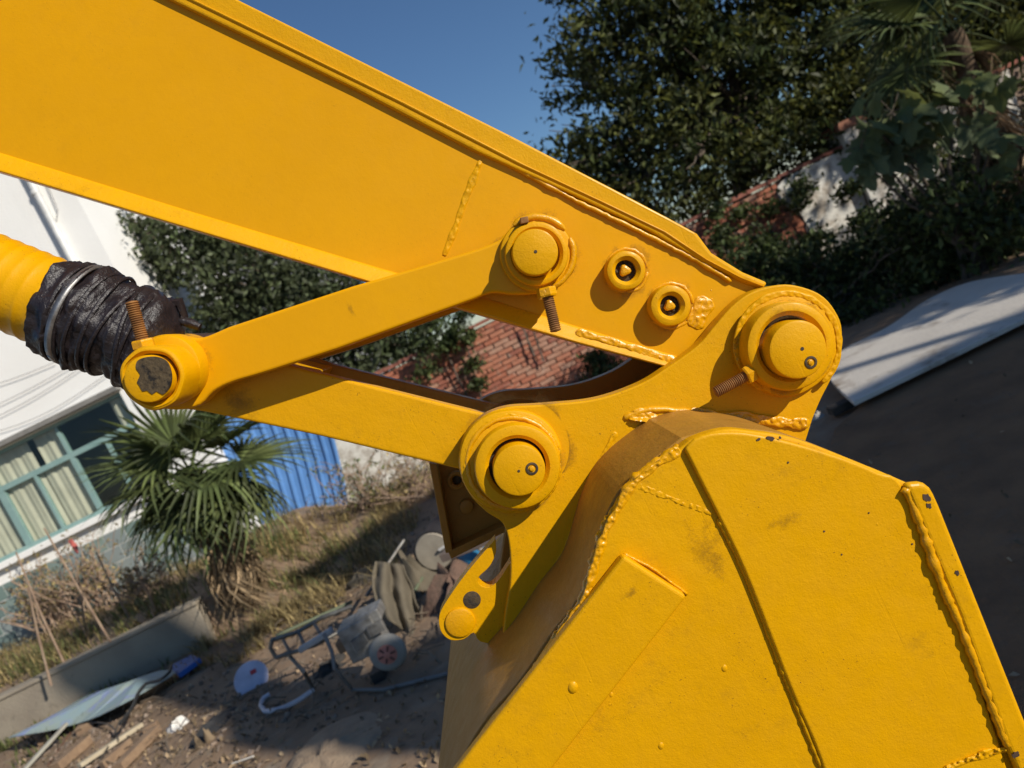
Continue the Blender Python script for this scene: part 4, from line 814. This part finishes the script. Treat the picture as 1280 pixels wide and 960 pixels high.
for (px, py, y, sx, sy, q) in ((1158, 622, YB-.015, 4.5, 6, .2), (1161, 632, YB-.015, 3, 4, .5), (1196, 716, YB-.015, 2.5, 4, .2), (963, 548, YB-.007, 5, 3, -.5), (948, 549, YB-.007, 3, 1.8, 0), (975, 547, YB-.007, 1.8, 2, 0), (985, 578, YB-.007, 1.4, 1.2, 0), (1030, 664, YB-.007, 1.3, 1.2, 0), (1086, 641, YB-.007, 1.2, 1, 0), (1270, 943, YB-.015, 5, 4, 0), (1140, 680, YB-.007, 1.2, 1.2, 0), (1052, 693, YB-.007, 1, 1, 0)):
    k = PX(px, py, y); c = W(px, py, y); ring = []
    for i in range(14):
        a = 6.283*i/14; w_ = random.uniform(.65, 1.2); ring.append(c+Vector(((sx*math.cos(a)*math.cos(q)-sy*math.sin(a)*math.sin(q))*k*w_, -.0006, (sx*math.cos(a)*math.sin(q)+sy*math.sin(a)*math.cos(q))*k*w_)))
    cm.prism(ring, [p+Vector((0, .0012, 0)) for p in ring])
cm.build('paint_chip', CHIP, shell, kind='stuff')
bm_ = MB()
for (px, py, r, y) in ((716, 859, 8, YB-.017), (738, 851, 3, YB-.017), (735, 868, 3, YB-.017), (706, 852, 2.5, YB-.017), (826, 932, 5, YB), (905, 835, 5, YB), (764, 868, 4, YB), (762, 880, 3, YB), (1096, 655, 3, YB-.007)):
    k = PX(px, py, y); bm_.lathe(W(px, py, y+.001), (0, -1, 0), [(r*k, 0), (r*k*.85, r*k*.22), (r*k*.5, r*k*.42), (r*k*.1, r*k*.48)], 14, wob=lambda k_, i, an: .12*math.sin(2*an+1))
bm_.build('paint_blob', YEL, shell, smooth=80)
# ---- ears
ear = sm([(575, 590), (574, 566), (583, 540), (604, 520), (634, 509), (676, 506), (744, 499), (800, 480), (836, 458), (872, 432), (893, 408), (914, 384), (936, 367), (962, 358), (990, 356), (1024, 367), (1044, 388), (1053, 415), (1046, 458), (1026, 500), (1016, 524, 1), (1000, 575, 1), (850, 580, 1), (790, 640), (720, 720), (672, 780), (628, 800, 1), (632, 765), (638, 725), (637, 685), (629, 655), (608, 640), (587, 618)], 6)
plate(ear, YE, YE+.032).build('ear', YEL, shell, bevel=.005, seg=3)
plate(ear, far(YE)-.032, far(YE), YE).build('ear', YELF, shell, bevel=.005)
bead('weld_bead', [(779, 524), (800, 514), (826, 512), (860, 515), (926, 520), (991, 528), (1014, 530)], YE-.002, 6, shell, .4, lump=.3)
lumps('weld_spatter', [(786, 522), (800, 518), (815, 524), (826, 536), (830, 548)], lambda px, py: YE-.002-.10*max(0, (py-522)/60), 9, shell, 130, 1, 3.4, YELR, .4)
lumps('weld_spatter', [(850, 562), (820, 582), (790, 608), (771, 640), (758, 663), (746, 700), (731, 748), (712, 776), (694, 803)], YB-.001, 6, shell, 150, 1.4, 4.2, YELR, .4)
lumps('weld_spatter', [(1134, 612), (1152, 650), (1177, 720), (1207, 790), (1241, 880), (1262, 935)], YB-.008, 5, shell, 130, 1.2, 3.6, YELR, .5)
lumps('weld_spatter', [(898, 648), (934, 722), (988, 862), (1031, 968)], YB-.001, 3, shell, 80, 1, 2.6, YEL, .45)
lumps('weld_spatter', [(641+58*math.cos(a/20*6.283), 579+58*math.sin(a/20*6.283)) for a in range(21)], YE-.008, 5, shell, 110, 1, 2.6, YEL, .4)
lumps('weld_spatter', [(860, 516), (926, 522), (991, 529), (1012, 528)], YE-.004, 7, shell, 70, 1.4, 3.8, YELR, .45)
lumps('weld_spatter', [(985+64*math.cos(R_(a)), 431+64*math.sin(R_(a))) for a in range(120, 420, 12)], YE-.012, 5, shell, 90, 1, 2.6, YEL, .4)
lumps('weld_spatter', [(770, 540), (750, 578), (725, 640), (700, 700), (675, 740)], YE-.001, 4, shell, 60, 1, 2.4, YEL, .4)
lumps('weld_spatter', [(720, 415), (760, 426), (800, 438), (845, 452)], 1.070, 6, arm, 70, 1.2, 3.2, YELR, .35)
lumps('weld_spatter', [(885, 372), (878, 385), (872, 398), (866, 410)], YA-.001, 12, arm, 60, .8, 2.6, YELR, .5)
lumps('weld_spatter', [(900, 398), (884, 425), (868, 445)], YA-.001, 5, arm, 40, 1, 3, YEL, .4)
def ringbead(cx, cy, r, y, rpx, a0, a1, par, n=40):
    return bead('weld_bead', [(cx+r*math.cos(R_(a0+(a1-a0)*i/n)), cy+r*math.sin(R_(a0+(a1-a0)*i/n))) for i in range(n+1)], y, rpx*.8, par, .4, YELR, 3, .18)
disc(639, 577, 66, YE-.008, YE+.01, .006, wob=lambda k, i, an: .01*math.sin(4*an)).build('ear_boss', YEL, shell, smooth=35)
ringbead(641, 579, 57, YE-.009, 6, 0, 360, shell)
ringbead(985, 432, 62, YE-.002, 6, 150, 400, shell)
# hook plate on the far side
hook = sm([(619, 674, 1), (584, 715), (559, 750), (549, 770), (551, 789), (563, 800), (580, 799), (592, 791), (600, 802), (625, 806, 1), (640, 760), (648, 690, 1), (640, 700), (624, 724), (612, 734), (600, 731), (598, 722), (612, 708), (620, 690)], 4)
hk = plate(hook, 1.066, 1.092).build('lifting_hook', YEL, shell, bevel=.003)
disc(575, 779, 19, 1.062, 1.07, .003).build('hook_boss', YELR, hk, smooth=35)
disc(590, 750, 11, 1.0652, 1.07, .0003).build('hook_hole', DARK, hk, smooth=35)
lug = sm([(538, 578, 1), (600, 580, 1), (646, 640, 1), (642, 656, 1), (568, 696, 1), (558, 690, 1)], 8)
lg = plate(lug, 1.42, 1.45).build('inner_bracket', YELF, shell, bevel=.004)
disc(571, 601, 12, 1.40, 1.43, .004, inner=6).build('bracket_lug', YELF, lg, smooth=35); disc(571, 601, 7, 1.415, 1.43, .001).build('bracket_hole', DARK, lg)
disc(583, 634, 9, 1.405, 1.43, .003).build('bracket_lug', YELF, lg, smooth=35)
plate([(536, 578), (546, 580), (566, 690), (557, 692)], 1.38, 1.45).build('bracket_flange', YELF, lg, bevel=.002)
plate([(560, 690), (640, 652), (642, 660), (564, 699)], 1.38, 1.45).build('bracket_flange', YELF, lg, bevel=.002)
# ---- pins, collars, lock bolts
def bolt(a, b, ya, yb, par, r=.0078, nut=True):
    p, q = W(*a, ya), W(*b, yb); L = (q-p).length; pf = [(.001, 0)]; n = int(L/.0026)
    for i in range(n): pf += [(r, i*L/n+.0002), (r*.82, (i+.5)*L/n)]
    pf += [(r*.8, L-.001), (.001, L)]
    MB().lathe(p, q-p, pf, 14).build('lock_bolt', RUST, par, smooth=50)
    if nut:
        d = (q-p).normalized(); MB().lathe(p-d*.004, d, [(r*.5, 0), (r*1.55, 0), (r*1.7, .002), (r*1.7, .01), (r*1.55, .012), (r*.9, .012)], 6).build('lock_nut', YELR, par, smooth=20)
def fitting(px, py, y, r, par):
    disc(px, py, r, y-.0012, y+.002, .0006, inner=r*.6).build('fitting_ring', DARK, par, smooth=35); disc(px, py, r*.42, y-.0025, y+.002, .001, seg=12).build('grease_fitting', YELR, par, smooth=35)
# arm pin of the side link
P1 = disc(669, 315, 29, YL-.052, YL, .003).build('link_pin', YEL, EX, smooth=35)
disc(671, 317, 40, YL-.028, YL, .004, inner=29.5).build('collar', YEL, P1, smooth=35)
disc(669.5, 314.5, 2.2, YL-.0525, YL-.045, .0003, seg=12).build('centre_hole', DARK, P1)
for a0, a1 in ((-130, -40), (-25, 70)):
    mb = MB(); q = [W(671+46*math.cos(R_(a0+(a1-a0)*i/12)), 317+46*math.sin(R_(a0+(a1-a0)*i/12)), YL-.011) for i in range(13)]; mb.tube(q, [.002]+[.0045]*11+[.002], 8, .15).build('weld_bead', YELR, P1, smooth=60)
bolt((683, 364), (695, 415), YL-.03, YL-.036, P1); plate([(650, 272), (660, 270), (661, 278), (651, 280)], YL-.03, YL-.01).build('lock_tab', RUST, P1, bevel=.001)
# bucket pivot pin
P2 = disc(998, 437, 37, YE-.066, YE, .004).build('pivot_pin', YEL, EX, smooth=35)
disc(989, 433, 56, YE-.046, YE, .006, inner=39).build('collar', YEL, P2, smooth=35)
disc(988, 432, 40, YE-.028, YE-.01, .002).build('dark_gap', DARK, P2, smooth=35)
disc(1003, 436, 2.4, YE-.0665, YE-.06, .0003, seg=12).build('centre_hole', DARK, P2); fitting(1014, 453, YE-.066, 8, P2)
disc(985, 430, 66, YE-.012, YE+.01, .006, wob=lambda k, i, an: .012*math.sin(5*an)).build('ear_pad', YEL, P2, smooth=35)
bolt((938, 467), (893, 491), YE-.035, YE-.037, P2)
# bucket link pin
P3 = disc(649, 588, 33, YE-.050, YE, .003).build('bucket_pin', YEL, EX, smooth=35)
disc(647, 584, 54, YE-.034, YE, .005, inner=36).build('collar', YEL, P3, smooth=35)
disc(646, 583, 37, YE-.012, YE-.004, .001).build('dark_gap', DARK, P3, smooth=35)
disc(648.5, 589, 1.8, YE-.0505, YE-.045, .0003, seg=12).build('centre_hole', DARK, P3); fitting(665, 586, YE-.050, 8, P3)
# cylinder pin with a worn, part-painted end
P4 = disc(184, 474, 30, YL-.086, YL, .004).build('cylinder_pin', YEL, EX, smooth=35)
disc(190, 472, 41, YL-.078, YL-.02, .006, inner=30.5, wob=lambda k, i, an: .02*math.sin(3*an)+.012*math.sin(7*an)).build('collar', YEL, P4, smooth=35)
wp = sm([(171, 452), (180, 447), (195, 446), (208, 452), (214, 468), (212, 484), (203, 493), (196, 489), (190, 493), (184, 488), (178, 489), (174, 482), (171, 478), (175, 468), (170, 461)], 3)
plate(wp, YL-.0872, YL-.084).build('bare_patch', M('greasy_steel', (0.075, 0.052, 0.028), 0.55, (0.14, 0.10, 0.05), 90, .0015, 150, .3, spots=(0.02, .016, .012), sscale=70, sthr=(.5, .6)), P4)
bolt((180, 432), (164, 376), YL-.055, YL-.06, P4, r=.0082)
# ---- hydraulic cylinder with black wrapping
YCY = 1.115
A0, A1, A2 = W(-420, 180, YCY), W(78, 384, YCY), W(216, 440, YCY)
ax = (A1-A0); L1 = ax.length; rc_ = 52*YCY/960
pf = []; n = 240
for i in range(n+1):
    t = i/n; pf.append((rc_*(1.0+.05*max(0, (t-.6))/.4+.026*(1-abs(math.sin(t*86))**.7)), t*L1))
cyl = MB().lathe(A0, ax, pf, 48).build('hydraulic_cylinder', YEL, EX, smooth=50)
BAG = M('black_plastic_wrap', (0.014, 0.011, 0.013), 0.36, (0.024, 0.018, 0.02), 30, .004, 70)
ax2 = A2-A1; L2 = ax2.length; pf = []; n = 46
for i in range(n+1):
    t = i/n; r = 1.16+.03*math.sin(t*9)+random.uniform(-.035, .035)
    if t > .78: r *= 1-.55*((t-.78)/.22)**2
    if .02 < t < .12: r *= .97
    pf.append((rc_*r, -0.008+t*(L2+.008)))
def wr(k, i, an): return .13*noise.noise((math.cos(an)*2.2, math.sin(an)*2.2, k*.16))+.06*noise.noise((math.cos(an)*7, math.sin(an)*7, k*.25))
MB().lathe(A1, ax2, pf, 72, True, wr).build('plastic_wrap', BAG, cyl, smooth=75)
axn = ax2.normalized(); u = axn.orthogonal().normalized(); w_ = axn.cross(u)
cl = MB()
for i in range(49):
    an = 6.283*i/48; rr_ = rc_*1.22
    for dt, ro in ((-.0045, 0), (.0045, 0)): cl.v.append(tuple(A1+axn*(.030+dt)+(u*math.cos(an)+w_*math.sin(an))*(rr_+ro)))
cl.f = [(2*i, 2*i+1, 2*i+3, 2*i+2) for i in range(48)]
o = cl.build('hose_clamp', STEEL, cyl, smooth=40, fix=False); o.modifiers.new('t', 'SOLIDIFY').thickness = .002
for k in range(7):                                 # twine lashed round the wrap
    t0_ = .12+.1*k+random.uniform(-.03, .03); tl = random.uniform(-.018, .018); q = []
    for i in range(41):
        an = 6.283*i/40; q.append(A1+axn*(t0_*L2+tl*math.sin(an+k))+(u*math.cos(an)+w_*math.sin(an))*rc_*(1.19+.03*math.sin(3*an+k)))
    MB().tube(q, .003, 6).build('twine', BAG, cyl, smooth=60)
for q in ([(222, 400), (238, 404), (250, 409)], [(205, 380), (225, 378), (230, 395), (222, 408)], [(120, 336), (140, 340), (152, 348)]):
    MB().tube([W(a, b, 1.12) for a, b in q], [.006, .008, .006, .003][:len(q)], 6).build('loose_strap', BAG, cyl, smooth=60)
ro_ = W(200, 464, 1.13); MB().lathe(A1.lerp(A2, .6), ro_-A1.lerp(A2, .6), [(.03, 0), (.03, (ro_-A1.lerp(A2, .6)).length)], 24).build('rod', STEEL, cyl, smooth=40)

# ---- oily stains soaked into the coat around the joints
m_, nt_, bs_ = newmat('oily_stain'); v_ = vecpos(nt_)
bs_.inputs['Base Color'].default_value = (0.10, 0.055, 0.012, 1); bs_.inputs['Roughness'].default_value = .5
at_ = N(nt_, 'Attribute'); at_.attribute_name = 'fade'
sm_ = mth(nt_, 'ADD', mth(nt_, 'ADD', mth(nt_, 'MULTIPLY', noise_n(nt_, v_, 300, 5, .7), .9), mth(nt_, 'MULTIPLY', noise_n(nt_, v_, 45, 4, .6), .9)), mth(nt_, 'MULTIPLY', at_.outputs['Fac'], .55))
nt_.links.new(ramp(nt_, sm_, 1.05, 1.7, 0, .5), bs_.inputs['Alpha'])
STAIN = m_
def stain(px, py, r0, r1, y, par, sx=1.0, sy=1.0):
    c = W(px, py, y); k = PX(px, py, y); v = []; f = []; n = 48; nr = 5; fd = []
    for q in range(nr+1):
        for i in range(n):
            a = 6.283*i/n; R = r0+(r1*(.8+.45*noise.noise((math.cos(a)*1.6+px, math.sin(a)*1.6, 2)))-r0)*q/nr
            v.append(c+Vector((math.cos(a)*R*k*sx, -.0007, math.sin(a)*R*k*sy))); fd.append(1-q/nr)
    for q in range(nr):
        for i in range(n): j = (i+1) % n; f.append((q*n+i, q*n+j, (q+1)*n+j, (q+1)*n+i))
    o = MB().add(v, f).build('oil_stain', STAIN, par, fix=False)
    o.data.attributes.new('fade', 'FLOAT', 'POINT').data.foreach_set('value', fd)
stain(671, 317, 42, 74, YA, arm); stain(783, 338, 24, 44, YA, arm); stain(839, 382, 24, 50, YA, arm)
stain(988, 433, 36, 55, YE-.046, P2); stain(985, 432, 57, 72, YE-.012, P2)
stain(647, 585, 54, 64, YE-.008, P3); stain(650, 560, 62, 92, YE, shell); stain(190, 472, 30, 40, YL-.078, P4); stain(207, 462, 40, 60, YL-.0005, SLk)
stain(300, 505, 0, 46, 1.082, BLk); stain(440, 388, 0, 16, YL, SLk, .4, 1.2); stain(790, 742, 0, 16, YB-.017, shell, 1.2, .6)
stain(885, 690, 0, 60, YB, shell, .6, 1.2); stain(985, 650, 0, 40, YB-.007, shell, .9, .5)
